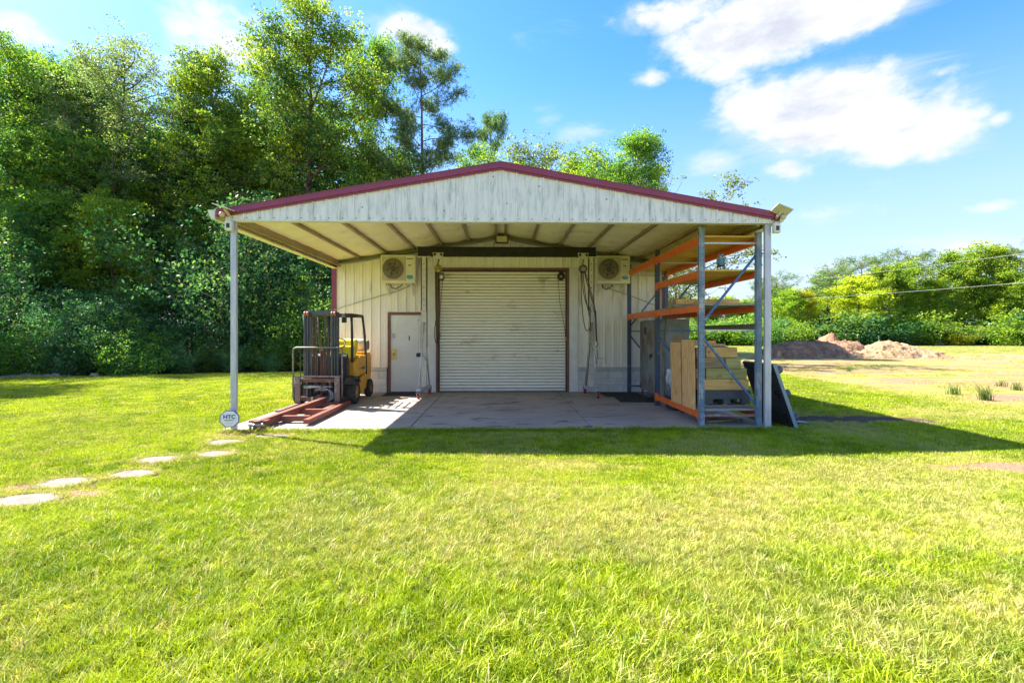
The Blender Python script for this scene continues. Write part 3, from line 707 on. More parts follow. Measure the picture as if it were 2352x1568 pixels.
for (a,bb) in ((-.07,1.55),(-.045,1.25),(.0,1.3),(.025,1.7)):
    part('load_chain',chain([(X+a,HY-.01,3.08),(X+a+.01,HY-.01,2.2),(X+a*.5,HY-.01,bb)]),chainm,t)
part('chain_loop',chain(bez([(X-.02,HY,2.0),(X-.14,HY,1.7),(X-.09,HY,1.0),(X+.0,HY,1.3),(X+.03,HY,1.6)])),chainm,t)
part('lower_hook',MB().tube(bez([(X+.0,HY,1.75),(X+.01,HY,1.6),(X+.09,HY,1.45),(X+.02,HY,1.38),(X-.02,HY,1.42)],10),.016,7),chainm,t)
part('hand_chain',chain([(X+.11,HY,2.86),(X+.06,HY,2.2),(X+.02,HY,1.8)],.006),chainm,t)
X=2.03
t=thing('chain_hoist',(X,HY,2.7),'round grey hand chain hoist hanging from the right end of the black beam','hoist','chain hoists on the gantry beam')
trolley(t,X)
part('hoist_body',MB().lathe([(.0001,-.07),(.05,-.07),(.10,-.05),(.105,.03),(.06,.07),(.0001,.07)],(X,HY,3.13),'y',24),chainm,t)
part('hoist_cover',MB().lathe([(.0001,-.09),(.05,-.088),(.065,-.07),(.065,-.06)],(X,HY,3.13),'y',20),M('hoist_grey',(.34,.32,.27),(.25,.23,.2)),t)
ch=[[(X-.05,HY,3.08),(X-.05,HY,2.4),(X-.02,HY-.02,1.5),(X+.10,HY-.03,1.45),(X+.18,HY-.05,1.75)],
    [(X-.03,HY,3.08),(X-.02,HY,2.6),(X+.04,HY-.02,2.25),(X+.16,HY-.08,2.1)],
    [(X+.03,HY,3.08),(X+.10,HY-.03,2.7),(X+.20,HY-.08,2.4),(X+.27,HY-.10,2.15)],
    [(X+.05,HY,3.08),(X+.14,HY-.03,2.7),(X+.24,HY-.08,2.45),(X+.28,HY-.10,2.1)],
    [(X+.0,HY,3.08),(X+.02,HY,2.6),(X+.10,HY-.06,2.1),(X+.17,HY-.09,1.9)]]
for c in ch: part('load_chain',chain(bez(c)),chainm,t)
part('hand_chain',chain(bez([(X+.16,HY-.06,2.2),(X+.18,HY-.08,1.6),(X+.14,HY-.08,.8),(X+.06,HY-.08,.25)]),.012),chainm,t)
part('chain_bundle',chain([(X+.28,HY-.12,2.1),(X+.29,HY-.12,1.85),(X+.30,HY-.12,1.5),(X+.31,HY-.12,1.35)],.022,6),chainm,t)
part('lower_hook',MB().tube([(X+.31,HY-.12,1.40),(X+.34,HY-.12,1.28),(X+.29,HY-.12,1.2)],.018,7),M('hook_grey',(.4,.38,.35)),t)
part('sling',MB().tube([(X+.20,HY-.08,1.72),(X+.14,HY-.08,1.4),(X+.30,HY-.1,.95),(X+.31,HY-.1,.8)],.010,6),M('sling_web',(.35,.34,.3)),t)

# ================================================================ FLOOR MATS
def mat_(x0,x1,y0,y1,z,label,a=0):
    mb=MB(); R=Matrix.Translation(((x0+x1)/2,(y0+y1)/2,z))@Matrix.Rotation(a,4,'Z'); w=(x1-x0)/2; d=(y1-y0)/2
    mb.box(-w,w,-d,d,0.003,.014,R)
    for k in range(int(2*d/.08)): mb.box(-w+.03,w-.03,-d+.03+k*.08,-d+.055+k*.08,.0142,.018,R)
    solid('floor_mat',mb,rubber,((x0+x1)/2,(y0+y1)/2,z),label,'mat','black rubber floor mats')
mat_(-2.95,-2.05,12.75,13.45,0,'black rubber mat in front of the white personnel door')
mat_(2.55,3.55,12.45,13.35,0,'black rubber mat against the block wall right of the roll-up door',.03)
mat_(2.72,3.62,11.45,12.38,0,'black rubber mat beside the rack, nearer the camera of the two there',-.06)

# ================================================================ FORKLIFT
t=thing('forklift',(-3.82,11.9,0),'old yellow forklift with a worn blue-grey mast parked under the canopy','forklift')
CX=-3.83
fm=10.98
def rail(x0,x1,z0,z1,y=fm,d=.07): 
    return part('mast_rail',MB().box(x0,x1,y,y+d,z0,z1),mastm,t,bev=.004)
for sgn in (-1,1):
    c=CX+sgn*.285
    for k,(a,w,yy) in enumerate(((-.065,.045,0),(-.012,.04,.03),(.038,.045,.06))):
        rail(c+a,c+a+w,.10,2.0-(k==1)*.03,fm+yy)
    part('mast_cylinder',MB().tube([(c-sgn*.135,fm+.10,.2),(c-sgn*.135,fm+.10,1.9)],.032,12),rustm,t)
    part('chain_sheave',MB().lathe([(.0001,-.02),(.05,-.02),(.05,.02),(.0001,.02)],(c-.02,fm-.01,1.96),'x',14),M('sheave_rust',(.4,.15,.09)),t)
    part('chain_sheave',MB().lathe([(.0001,-.02),(.05,-.02),(.05,.02),(.0001,.02)],(c+.035,fm-.01,1.96),'x',14),M('sheave_rust2',(.4,.15,.09)),t)
    part('lift_chain',MB().box(c-sgn*.19-.012,c-sgn*.19+.012,fm+.02,fm+.04,.3,1.9),chainm,t)
part('mast_crossbar',MB().box(CX-.33,CX+.33,fm+.04,fm+.10,1.94,2.03),mastm,t)
part('mast_crossbar',MB().box(CX-.33,CX+.33,fm+.08,fm+.13,.52,.62),mastm,t)
part('mast_crossbar',MB().box(CX-.33,CX+.33,fm+.06,fm+.13,.10,.22),mastm,t)
part('centre_cylinder',MB().tube([(CX+.02,fm+.09,.2),(CX+.02,fm+.09,1.2)],.045,14),rustm,t)
for i,a in enumerate((-.10,-.06,.08,.12)):
    part('lift_chain',MB().box(CX+a-.014,CX+a+.014,fm+.0,fm+.015,.3,1.22),chainm if i%2 else rustm,t)
for a in (-.14,.15,.17): part('hose',MB().tube([(CX+a,fm-.01,.35),(CX+a+.01,fm-.015,1.2),(CX+a,fm+.02,1.9)],.012,6),hosem,t)
part('side_hose',MB().tube([(CX+.37,fm+.02,1.95)]+[(CX+.36+.02*math.sin(k*1.4),fm,1.9-k*.05) for k in range(14)],.013,6),hosem,t)
# carriage + backrest
cy=10.86
part('carriage_bar',MB().box(CX-.45,CX+.45,cy,cy+.045,.52,.60),rustm,t,bev=.004); part('carriage_bar',MB().box(CX-.45,CX+.45,cy,cy+.045,.14,.22),rustm,t,bev=.004)
part('carriage_plate',MB().box(CX-.26,CX-.22,cy+.02,cy+.1,.14,.6).box(CX+.22,CX+.26,cy+.02,cy+.1,.14,.6),mastm,t)
part('tilt_cylinder',MB().tube([(CX-.28,cy-.02,.43),(CX+.08,cy-.02,.43)],.035,12).tube([(CX+.06,cy-.02,.43),(CX+.30,cy-.02,.43)],.018,10),steelm,t)
bk=part('load_backrest',MB().tube([(CX-.51,cy-.02,.20),(CX-.51,cy-.02,1.17),(CX-.495,cy-.02,1.225),(CX-.44,cy-.02,1.25),(CX+.44,cy-.02,1.25),(CX+.495,cy-.02,1.225),(CX+.51,cy-.02,1.17),(CX+.51,cy-.02,.20)],.019,8).bar((CX-.51,cy-.02,.645),(CX+.51,cy-.02,.645),.02,.035),M('backrest_steel',(.15,.14,.14),(.25,.22,.2),9,.5,.3),t)
for k in range(7):
    xx=CX-.36+k*.12
    part('backrest_bar',MB().tube([(xx,cy-.02,.66),(xx,cy-.02,1.235)],.009,6),M('bar_dark',(.09,.075,.07)) if k==0 else bpy.data.materials['bar_dark'],bk)
for sgn in (-1,1):
    xx=CX+sgn*.41
    mb=MB(); mb.box(xx-.055,xx+.055,cy-.05,cy-.005,.05,.62); mb.box(xx-.055,xx+.055,cy-1.0,cy-.05,.045,.085)
    part('fork',mb,forkm,t,bev=.006)
    part('fork_hook',MB().box(xx-.055,xx+.055,cy-.052,cy+.03,.62,.66),forkm,t)
for r_,x0 in ((.17,.12),(.13,.2)):
    part('hose',MB().tube([(CX-.05,cy-.03,.36)]+[(CX+x0+r_*math.sin(a),cy-.05,.25+r_*math.cos(a)*.9) for a in np.linspace(-.3,PI*1.05,14)]+[(CX-.12,cy-.03,.10)],.014,7),M('hose_grey',(.25,.26,.28)) ,t)
part('valve',MB().box(CX-.14,CX-.09,cy-.03,cy+.02,.10,.22).box(CX+.0,CX+.04,cy-.03,cy+.02,.12,.2),steelm,t)
part('front_cowl',MB().box(CX-.36,CX+.46,11.28,11.36,.30,1.02),M('dark_cowl',(.02,.022,.03)),t)
# body
def side_poly(pts,x0,x1): return MB().prism(pts,x0,x1,'x')
bw=.56
part('chassis',MB().box(CX-.5,CX+.5,11.25,12.95,.17,.50),darkm,t)
part('floor_plate',MB().box(CX-.52,CX+.52,11.35,11.9,.50,.54),darkm,t)
part('dashboard',side_poly([(11.36,.52),(11.60,.52),(11.56,.92),(11.45,1.10),(11.36,1.05)],CX-.45,CX+.45),bluegrey,t,bev=.01)
part('decal',MB().box(CX+.30,CX+.36,11.350,11.358,.92,1.0),signw,t); part('decal',MB().box(CX+.26,CX+.36,11.350,11.358,.78,.86),bpy.data.materials['sign_white'],t)
for sgn in (-1,1):
    a,c=(CX+.50,CX+bw) if sgn>0 else (CX-bw,CX-.50)
    o_=part('side_panel',side_poly([(11.62,.53),(12.55,.62),(12.55,1.02),(12.1,1.02),(11.62,.90)],a,c),yellowm,t,bev=.012)
    part('lower_panel',side_poly([(11.72,.16),(12.42,.16),(12.48,.56),(11.68,.46)],a,c),yellowm,t,bev=.012)
part('side_mark',MB().box(CX+bw,CX+bw+.003,12.2,12.42,.70,.76).box(CX+bw,CX+bw+.003,11.95,12.15,.72,.74),darkm,t)
part('engine_hood',MB().box(CX-.49,CX+.49,11.95,12.6,.55,1.03),yellowm,t,bev=.03)
part('seat',side_poly([(11.85,1.04),(12.3,1.04),(12.42,1.36),(12.33,1.42),(12.22,1.40),(12.12,1.16),(11.86,1.14)],CX-.03,CX+.42),byellow,t,bev=.04)
part('seat_base_cover',MB().box(CX+.1,CX+.50,11.62,11.95,.98,1.26),byellow,t,bev=.04)
part('counterweight',side_poly([(12.56,.20),(12.95,.24),(13.10,.50),(13.10,.98),(13.02,1.08),(12.60,1.08)],CX-.55,CX+.55),yellowm,t,bev=.03)
tk=part('gas_tank',MB().lathe([(.0001,-.40),(.09,-.40),(.13,-.36),(.155,-.32),(.155,.32),(.13,.36),(.10,.38),(.10,.41),(.0001,.41)],(CX+.10,12.80,1.26),'x',24),tankm,t)
part('tank_collar',MB().lathe([(.10,.37),(.125,.38),(.125,.45),(.10,.45)],(CX+.10,12.80,1.26),'x',20),M('collar',(.5,.52,.44)),tk)
part('tank_strap',MB().lathe([(.158,-.2),(.160,-.2),(.160,-.16),(.158,-.16)],(CX+.1,12.80,1.26),'x',20),darkm,tk)
# guard
gx=.52
def guard_leg(p): return part('guard_leg',MB().tube(p,.030,8),M('guard_black',(.035,.038,.045)) if 'guard_black' not in bpy.data.materials else bpy.data.materials['guard_black'],t)
for sgn in (-1,1):
    guard_leg([(CX+sgn*.50,11.60,.90),(CX+sgn*gx,11.52,1.5),(CX+sgn*gx,11.47,1.96)])
    guard_leg([(CX+sgn*.54,12.62,.55),(CX+sgn*.54,12.58,1.1),(CX+sgn*.54,12.5,1.5),(CX+sgn*gx,12.38,1.95)])
    guard_leg([(CX+sgn*gx,11.47,1.96),(CX+sgn*gx,12.38,1.96)])
gb=bpy.data.materials['guard_black']
part('guard_roof_bar',MB().tube([(CX-gx,11.47,1.96),(CX+gx,11.47,1.96)],.028,8),gb,t); part('guard_roof_bar',MB().tube([(CX-gx,12.38,1.95),(CX+gx,12.38,1.95)],.028,8),gb,t)
for k in range(6): part('guard_roof_bar',MB().bar((CX-.42+k*.165,11.47,1.965),(CX-.42+k*.165,12.38,1.965),.02,.03),gb,t)
part('work_lamp',MB().box(CX+.33,CX+.43,11.38,11.44,1.78,1.90),darkm,t,bev=.01); part('lamp_bracket',MB().box(CX+.33,CX+.40,11.40,11.45,1.90,1.98),steelm,t)
sw=part('steering_wheel',MB().tube([(CX+.22+.16*math.cos(a),11.50+.09*math.sin(a),1.32+.11*math.sin(a)) for a in np.linspace(0,2*PI,25)[:-1]],.014,7,closed=True),darkm,t)
part('steering_spoke',MB().tube([(CX+.07,11.50,1.32),(CX+.37,11.50,1.32)],.01,6).tube([(CX+.22,11.52,1.31),(CX+.22,11.48,1.0)],.022,8),darkm,sw)
for (yy,r,w,xo) in ((11.42,.255,.17,.58),(12.80,.205,.14,.56)):
    for sgn in (-1,1):
        xc=CX+sgn*(xo); 
        tm=MB().lathe([(r*.55,-w/2),(r*.92,-w/2),(r,-w/2+.03),(r,w/2-.03),(r*.92,w/2),(r*.55,w/2)],(xc,yy,r),'x',30)
        for k in range(22):
            a=2*PI*k/22; 
            tm.bar((xc-w/2+.01,yy+(r+.002)*math.cos(a),r+(r+.002)*math.sin(a)),(xc+w/2-.01,yy+(r+.002)*math.cos(a+.08),r+(r+.002)*math.sin(a+.08)),.02,.014,(0,math.cos(a),math.sin(a)))
        w_=part('wheel',tm,tyrem,t)
        part('rim',MB().lathe([(.0001,-w*.36),(r*.3,-w*.36),(r*.36,-w*.25),(r*.5,-w*.3),(r*.62,-w*.48),(r*.62,w*.48),(r*.5,w*.3),(r*.36,w*.25),(r*.3,w*.36),(.0001,w*.36)],(xc,yy,r),'x',24),rimm,w_)
        mb=MB()
        for k in range(8):
            a=2*PI*k/8; mb.lathe([(.0001,-w*.34),(.012,-w*.34),(.012,w*.34),(.0001,w*.34)],(xc,yy+r*.43*math.cos(a),r+r*.43*math.sin(a)),'x',6)
        part('wheel_nuts',mb,rustm,w_)['kind']='stuff'
part('fender',side_poly([(11.15,.45),(11.25,.58),(11.55,.60),(11.72,.48),(11.70,.44),(11.5,.54),(11.28,.53),(11.18,.42)],CX+.46,CX+.66),darkm,t); part('fender',side_poly([(11.15,.45),(11.25,.58),(11.55,.60),(11.72,.48),(11.70,.44),(11.5,.54),(11.28,.53),(11.18,.42)],CX-.66,CX-.46),darkm,t)

# ================================================================ LIFTING FRAME (red)
t=thing('lifting_boom',(-3.7,9.6,0),'rust red steel lifting frame with a shackle lying in front of the forklift','lifting frame')
part('side_rail',MB().box(-3.30,-3.20,8.66,11.05,.03,.11),redox,t,bev=.004)
part('side_rail',MB().box(-4.05,-3.95,8.45,11.05,.03,.11),redox,t,bev=.004)
for y,x1 in ((8.98,-3.16),(9.75,-3.02),(10.75,-3.22)):
    part('cross_tube',MB().box(-3.95,x1-.14 if y!=9.75 else -3.30,y-.05,y+.05,.032,.125),redox,t,bev=.004)
part('boom',MB().bar((-3.91,8.30,.085),(-3.66,10.75,.16),.10,.12),redox,t,bev=.005)
part('gusset',MB().box(-4.06,-3.78,8.36,8.52,.112,.14),redox,t)
part('end_plate',MB().box(-3.93,-3.86,8.24,8.30,.0,.15),rustm,t)
pts=[(-3.965,8.24,.10),(-3.975,8.24,.03)]+[(-3.895+.08*math.cos(a),8.235,-.02+.085*math.sin(a)) for a in np.linspace(PI,2*PI,10)]+[(-3.815,8.24,.03),(-3.82,8.24,.10)]
part('shackle',MB().tube(pts,.019,9),M('rusty_shackle',(.36,.24,.14),(.24,.15,.09),20,.6,.3),t)
part('shackle_pin',MB().tube([(-4.0,8.24,.095),(-3.79,8.24,.095)],.02,10).lathe([(.0001,0),(.032,0),(.032,.03),(.0001,.03)],(-3.79,8.24,.095),'x',8),steelm,t)

# ================================================================ PALLET RACK
RXL,RXR=3.365,4.335; RYs=(8.56,10.97,13.38)
t=thing('pallet_rack',(3.86,10.97,0),'tall pallet rack with blue uprights and orange beams at the right of the canopy','rack')
hx=.048
def upright(X,Y,m):
    mb=MB(); 
    s=1 if X<3.8 else -1
    # C section: face panel to -Y, flanges
    mb.box(X-.045,X+.045,Y-.04,Y-.037,0,3.34); mb.box(X-.045,X-.042,Y-.037,Y+.035,0,3.34); mb.box(X+.042,X+.045,Y-.037,Y+.035,0,3.34)
    mb.box(X-.06,X+.06,Y-.06,Y+.05,0.001,.008)
    u=part('upright',mb,m,t,bev=0)
    h=MB()
    for k in range(62):
        z=.12+k*.0508
        h.box(X-.0465,X-.0452,Y-.015,Y+.005,z,z+.022)
        if k%2==0: h.box(X-.032,X-.022,Y-.0415,Y-.0402,z,z+.018); h.box(X+.022,X+.032,Y-.0415,Y-.0402,z,z+.018)
    part('slots',h,M('slot_daylight',(.30,.36,.42)) if X>4 else darkm,u)['kind']='stuff'  # raised quads draw the holes: pale as daylight showing through, dark as shade
greyblue=M('worn_blue_grey_paint',(.16,.24,.33),(.11,.17,.26),6,.42,c3=(.36,.37,.38),thr=.56,soft=.08,s3=9,st3=(1,1,.35))
for Y in RYs:
    for X in (RXL,RXR): upright(X,Y,greyblue if Y<9 else M('dark_blue_rack%d'%int(Y*10+X),(.045,.075,.14),(.05,.065,.1),6,.45,c3=(.25,.25,.24),thr=.66,s3=8))
    a,c=RXL+.04,RXR-.04; bm_=blueup
    part('frame_brace',MB().bar((a,Y,1.75),(c,Y,2.86),.035,.035,(0,1,0)),bm_,t)
    part('frame_brace',MB().bar((a,Y,1.47),(c,Y,.36),.035,.035,(0,1,0)),bm_,t)
    part('frame_strut',MB().bar((a,Y,3.06),(c,Y,3.06),.03,.03),galv,t)
    part('frame_strut',MB().bar((a,Y,1.60),(c,Y,1.60),.02,.025),bm_ if Y>9 else galv,t)
    part('frame_strut',MB().bar((a,Y,.17),(c,Y,.17),.03,.04),rustrail if Y<9 else bm_,t)
def rbeam(side,bay,z1,h=.11,m=orangeb):
    X=RXL-.03 if side=='L' else RXR+.03
    y0,y1=RYs[bay]+.045,RYs[bay+1]-.045
    mb=MB(); mb.box(X-.022,X+.022,y0,y1,z1-h,z1)
    s=1 if side=='L' else -1
    mb.box(min(X+s*.022,X+s*.05),max(X+s*.022,X+s*.05),y0,y1,z1-h,z1-.03)
    o=part('rack_beam',mb,m,t,bev=.004)
    for yy in (y0,y1):
        sgn=1 if yy==y0 else -1
        part('beam_connector',MB().box(X-.026,X+.034 if side=='L' else X+.026,yy-.05*(sgn>0),yy+.05*(sgn<0),z1-h-.03,z1+.03) ,m,o)
for side in 'LR':
    rbeam(side,0,3.16); rbeam(side,1,3.16); rbeam(side,0,2.59,.10); rbeam(side,0,2.02); rbeam(side,1,2.02); rbeam(side,0,.24)
rbeam('R',0,1.71,.11,weatherb); rbeam('R',1,.24)
rs=random.Random(11)
def deck(bay,z,m,w=.19,y0=None,y1=None,label=None):
    y=(y0 if y0 else RYs[bay]+.01); ye=(y1 if y1 else RYs[bay+1]-.02)
    if bay==1: y+=.03
    while y<ye-.05:
        ww=min(w*rs.uniform(.92,1.05),ye-y)
        o=part('deck_plank',MB().box(RXL-.04+rs.uniform(0,.02),RXR+.04-rs.uniform(0,.02),y,y+ww-.012,z+.002,z+.030+rs.uniform(0,.003)),m,t)
        y+=ww
deck(0,3.16,plankm); deck(1,3.16,plankm); deck(0,2.59,plankm,.14); deck(0,2.02,greyplank,.16); deck(1,2.02,plankm,.2)
# under load rail planks
deck(0,.24,greyplank,.16,8.60,9.9)
# boards lying on third deck
def board(x0,x1,y0,y1,z0,z1,m,label,name='board',cat='board',rot=0,group=None,bev=.004):
    c=((x0+x1)/2,(y0+y1)/2,z0); R=Matrix.Translation((c[0],c[1],0))@Matrix.Rotation(rot,4,'Z')@Matrix.Translation((-c[0],-c[1],0))
    return solid(name,MB().box(x0,x1,y0,y1,z0,z1,R),m,c,label,cat,group,bev)
z=2.054
board(3.30,4.52,9.62,9.78,z,z+.042,greyplank,'pale board lying lowest on the third shelf of the rack')
board(3.34,4.50,9.58,9.74,z+.044,z+.135,timberm,'brown timber lying on the pale board on the third shelf',name='timber',cat='timber')
board(3.26,4.46,9.78,9.96,z,z+.13,greytim,'grey weathered timber behind the brown one on the third shelf',name='timber',cat='timber')
board(3.42,4.40,9.98,10.2,z,z+.09,greytim,'short grey timber farthest back on the third shelf',name='timber',cat='timber')
# owl
ox,oy,oz=3.80,8.78,2.624
t=thing('owl_decoy',(ox,oy,oz),'blue grey plastic owl decoy perched on the second highest rack shelf','decoy')
part('body',MB().lathe([(.0001,.065),(.042,.075),(.060,.11),(.066,.15),(.060,.19),(.048,.215),(.046,.235),(.050,.255),(.044,.275),(.02,.287),(.0001,.29)],(ox,oy,oz),'z',20),owlm,t)
part('breast',MB().lathe([(.0001,-.062),(.03,-.058),(.045,-.045),(.05,-.03)],(ox,oy,oz+.145),'y',16),owlw,t)
part('face',MB().lathe([(.0001,-.052),(.028,-.048),(.036,-.036)],(ox,oy,oz+.243),'y',14),owlw,t)
for s in (-1,1):
    part('ear',MB().lathe([(.016,.265),(.010,.29),(.0005,.315)],(ox+s*.032,oy,oz),'z',8),owlm,t)
    part('eye',MB().lathe([(.0001,-.058),(.009,-.055),(.010,-.048)],(ox+s*.017,oy,oz+.25),'y',10),glassm,t)
    part('wing',MB().lathe([(.0001,.08),(.014,.10),(.022,.15),(.018,.2),(.0001,.22)],(ox+s*.058,oy+.005,oz),'z',10),owlm,t)
part('beak',MB().lathe([(.010,.245),(.007,.235),(.0005,.222)],(ox,oy-.055,oz),'z',6),darkm,t)
mb=MB()
for k in range(9):
    a=2*PI*k/9; mb.tube([(ox+.072*math.cos(a),oy+.06*math.sin(a),oz+.0),(ox+.056*math.cos(a),oy+.045*math.sin(a),oz+.08)],.006,5)
mb.lathe([(.0001,.078),(.062,.078),(.062,.088),(.0001,.088)],(ox,oy,oz),'z',14)
part('perch_stand',mb,M('perch_dark',(.05,.05,.10)),t)
# metal cabinet
t=thing('metal_cabinet',(3.85,12.1,0),'rusty grey steel cabinet with two tall doors standing inside the rack','cabinet')
cx0,cx1,cy0,cy1,cz0,cz1=3.57,4.12,11.12,13.12,.13,1.86
part('case',MB().box(cx0+.02,cx1,cy0,cy1,cz0,cz1),cabm,t,bev=.008)
for (a,c) in ((cy0+.01,(cy0+cy1)/2-.006),((cy0+cy1)/2+.006,cy1-.01)):
    d=part('door',MB().box(cx0,cx0+.018,a,c,cz0+.03,cz1-.02),cabm,t,bev=.004)
    m_=(a+c)/2
    part('vent',MB().box(cx0-.003,cx0-.0005,m_-.12,m_+.12,1.52,1.70),darkm,d)
part('handle',MB().tube([(cx0-.005,12.06,1.02),(cx0-.05,12.06,1.02),(cx0-.05,12.06,.93)],.012,6).box(cx0-.02,cx0-.002,12.03,12.2,.98,1.06),darkm,t)
part('side_patch',MB().box(3.74,3.98,cy0-.008,cy0-.0005,1.33,1.50),M('tan_label',(.34,.24,.15)),t)
for (a,c) in ((cx0+.06,cy0+.06),(cx1-.06,cy0+.06),(cx0+.06,cy1-.06),(cx1-.06,cy1-.06)):
    part('leg',MB().tube([(a,c,.002),(a,c,cz0+.002)],.025,8),rustm,t)
# plywood boards leaning on left rail
def lean(y0,y1,z0,z1,dy,label,x=3.322,th=.018,dx=.03):
    mb=MB(); vs=[(x,y0,z0),(x+th,y0,z0),(x+th,y1,z0),(x,y1,z0),(x+dx,y0+dy,z1),(x+dx+th,y0+dy,z1),(x+dx+th,y1+dy,z1),(x+dx,y1+dy,z1)]
    mb.add(vs,[(0,3,2,1),(4,5,6,7),(0,1,5,4),(1,2,6,5),(2,3,7,6),(3,0,4,7)])
    solid('plywood_board',mb,plym,(x,(y0+y1)/2,z0),label,'plywood','plywood offcuts leaning in the rack',bev=.002)
lean(9.32,9.86,.243,1.375,.16,'narrow plywood board leaning on the lower orange beam, left of the wider one',x=3.296)
lean(8.66,9.26,.243,1.43,.12,'wide plywood board leaning on the lower orange beam beside the blue upright',x=3.296)
lean(9.0,9.35,.275,1.40,.0,'plywood offcut standing behind the timber stack',x=3.62,dx=.0,th=.25) if 0 else None
# wood pallet + plastic pallet + timbers
t=thing('wooden_pallet',(3.93,9.4,.27),'thin grey wooden pallet under the black plastic pallet','pallet')
for k in range(5): part('slat',MB().box(3.50,4.33,8.86+k*.24,8.98+k*.24,.273,.300),greyplank,t)
for xx in (3.52,3.88,4.25): part('stringer',MB().box(xx,xx+.06,8.84,9.96,.2745,.272+.02) if 0 else MB().box(xx,xx+.06,8.85,9.95,.3005,.318),greytim,t)
pz0,pz1=.319,.555
t=thing('plastic_pallet',(3.93,9.4,pz0),'black plastic pallet carrying the timber stack in the rack','pallet')
mb=MB()
X0,X1=3.49,4.335; y0=8.84; y1=9.90
poly=[(X0,pz1),(X0,pz0),(X0+.05,pz0),(X0+.05,pz0),(X0+.07,pz0+.0),(X0+.20,pz0),(X0+.22,pz0+.085),(X0+.36,pz0+.085),(X0+.38,pz0),(X0+.50,pz0),(X0+.52,pz0+.085),(X0+.70,pz0+.085),(X0+.72,pz0),(X1,pz0),(X1,pz1)]
poly=[poly[0],poly[1]]+poly[5:]
for yy in (y0,(y0+y1)/2-.04,y1-.08):
    # front wall as boxes around two fork openings
    for (a,c,zz) in ((X0,X0+.20,pz0),(X0+.38,X0+.50,pz0),(X0+.70,X1,pz0)): mb.box(a,c,yy,yy+.08,zz,pz1-.021)
    mb.box(X0+.20,X0+.38,yy+.002,yy+.078,pz0+.09,pz1-.021); mb.box(X0+.50,X0+.70,yy+.002,yy+.078,pz0+.09,pz1-.021)
part('pallet_block',mb,blackplb,t)
part('deck',MB().box(X0-.01,X1+.005,y0-.01,y1+.01,pz1-.02,pz1),blackplb,t,bev=.004)
part('slot',MB().box(X0+.24,X0+.30,y0-.002,y0+.004,pz1-.06,pz1-.05).box(X0+.57,X0+.63,y0-.002,y0+.004,pz1-.06,pz1-.05),darkm,t)
g='timbers stacked on the black pallet'
z=pz1+.002; h=.186
def tim(x0,x1,y0,y1,z,m,label,hh=h): return board(x0,x1,y0,y1,z,z+hh,m,label,'timber','timber',0,g,.008)
tim(3.47,4.345,8.90,9.09,z,timberm,'knotty yellow timber lowest at the front of the stack')
tim(3.50,4.33,9.11,9.30,z,timberm,'timber lowest in the stack behind the knotty front one'); tim(3.50,4.33,9.32,9.51,z,greytim,'timber lowest at the back of the stack')
z2=z+h+.003
tim(3.60,4.32,8.92,9.11,z2,greentim,'greenish timber with a round knot, second layer of the stack'); tim(3.42,3.59,8.95,9.7,z2,greytim,'grey timber end left of the greenish one in the second layer')
tim(3.61,4.31,9.13,9.32,z2,greytim,'timber behind the greenish one in the second layer')
z3=z2+h+.003
tim(3.45,3.93,8.93,9.12,z3,greytim,'dark grey timber on the left of the third layer'); tim(3.94,4.20,8.89,9.08,z3,greentim,'short greenish timber on the right of the third layer',hh=.178)
tim(3.5,4.15,9.14,9.33,z3,greytim,'timber behind the dark grey one in the third layer')
z4=z3+h+.003
tim(3.62,4.17,8.96,9.14,z4,timberm,'light yellow timber on top of the stack',hh=.176); tim(3.44,3.61,8.97,9.5,z4,greytim,'grey timber end left of the top yellow one',hh=.17)
tim(3.65,4.1,9.16,9.35,z4,greytim,'timber behind the top yellow one')
board(3.46,4.05,9.16,9.50,z4+.190,z4+.235,plym,'thick plywood offcut lying on top of the timber stack','board','board')
board(3.5,3.88,9.18,9.48,z4+.237,z4+.29,plym,'smaller plywood offcut lying topmost on the timber stack','board','board')
# small clutter behind boards
pts=[(3.44,10.55,.80),(3.47,10.54,.78),(3.49,10.52,.70),(3.47,10.5,.55),(3.5,10.5,.42)]
solid('rag',MB().tube(pts,[.02,.045,.04,.025,.008],8).tube([(3.46,10.5,.76),(3.41,10.48,.62),(3.42,10.48,.5)],[.03,.02,.006],7),white2,(3.45,10.52,.42),'white rag hanging beside the narrow plywood board','rag')
solid('dark_crate',MB().box(3.45,3.8,10.2,10.7,.01,.22).box(3.43,3.82,10.18,10.72,.22,.25),blackpl,(3.6,10.4,0),'low black crate on the slab under the rack beside the plywood','crate',bev=.01)
solid('floor_pipe',MB().tube([(3.5,9.9,.03),(3.95,10.3,.03),(4.1,10.75,.03)],.025,8),rustm,(3.8,10.3,0),'rusty pipe lying on the slab under the rack','pipe')
solid('floor_pipe',MB().tube([(3.55,8.75,.03),(4.25,8.95,.03)],.022,8),greytim,(3.9,8.85,0),'short grey stick lying on the slab under the front of the rack','stick')
# leaning black pallet outside
t=thing('plastic_pallet',(4.72,8.95,-.03),'black plastic pallet with round feet leaning against the right canopy post','pallet')
a0=Vector((4.90,0,-.03)); a1=Vector((4.53,0,1.03)); d=(a1-a0).normalized(); nrm=Vector((d.z,0,-d.x))
Mx=Matrix(((0,nrm.x,d.x,a0.x),(1,0,0,8.42),(0,nrm.z,d.z,a0.z),(0,0,0,1)))
L=(a1-a0).length
mb=MB(); mb.box(0,1.08,-.02,0,0,L,Mx); mb.box(-.0,1.08,0,.035,0,.03,Mx); mb.box(0,1.08,0,.035,L-.03,L,Mx); mb.box(0,.03,0,.035,.03,L-.03,Mx); mb.box(1.05,1.08,0,.035,.03,L-.03,Mx)
part('deck',mb,blackpl,t,bev=.004)
part('edge_band',MB().box(-.012,-.0005,-.02,.035,.0,L,Mx),M('pallet_edge',(.26,.34,.40),rough=.35),t)
mb=MB()
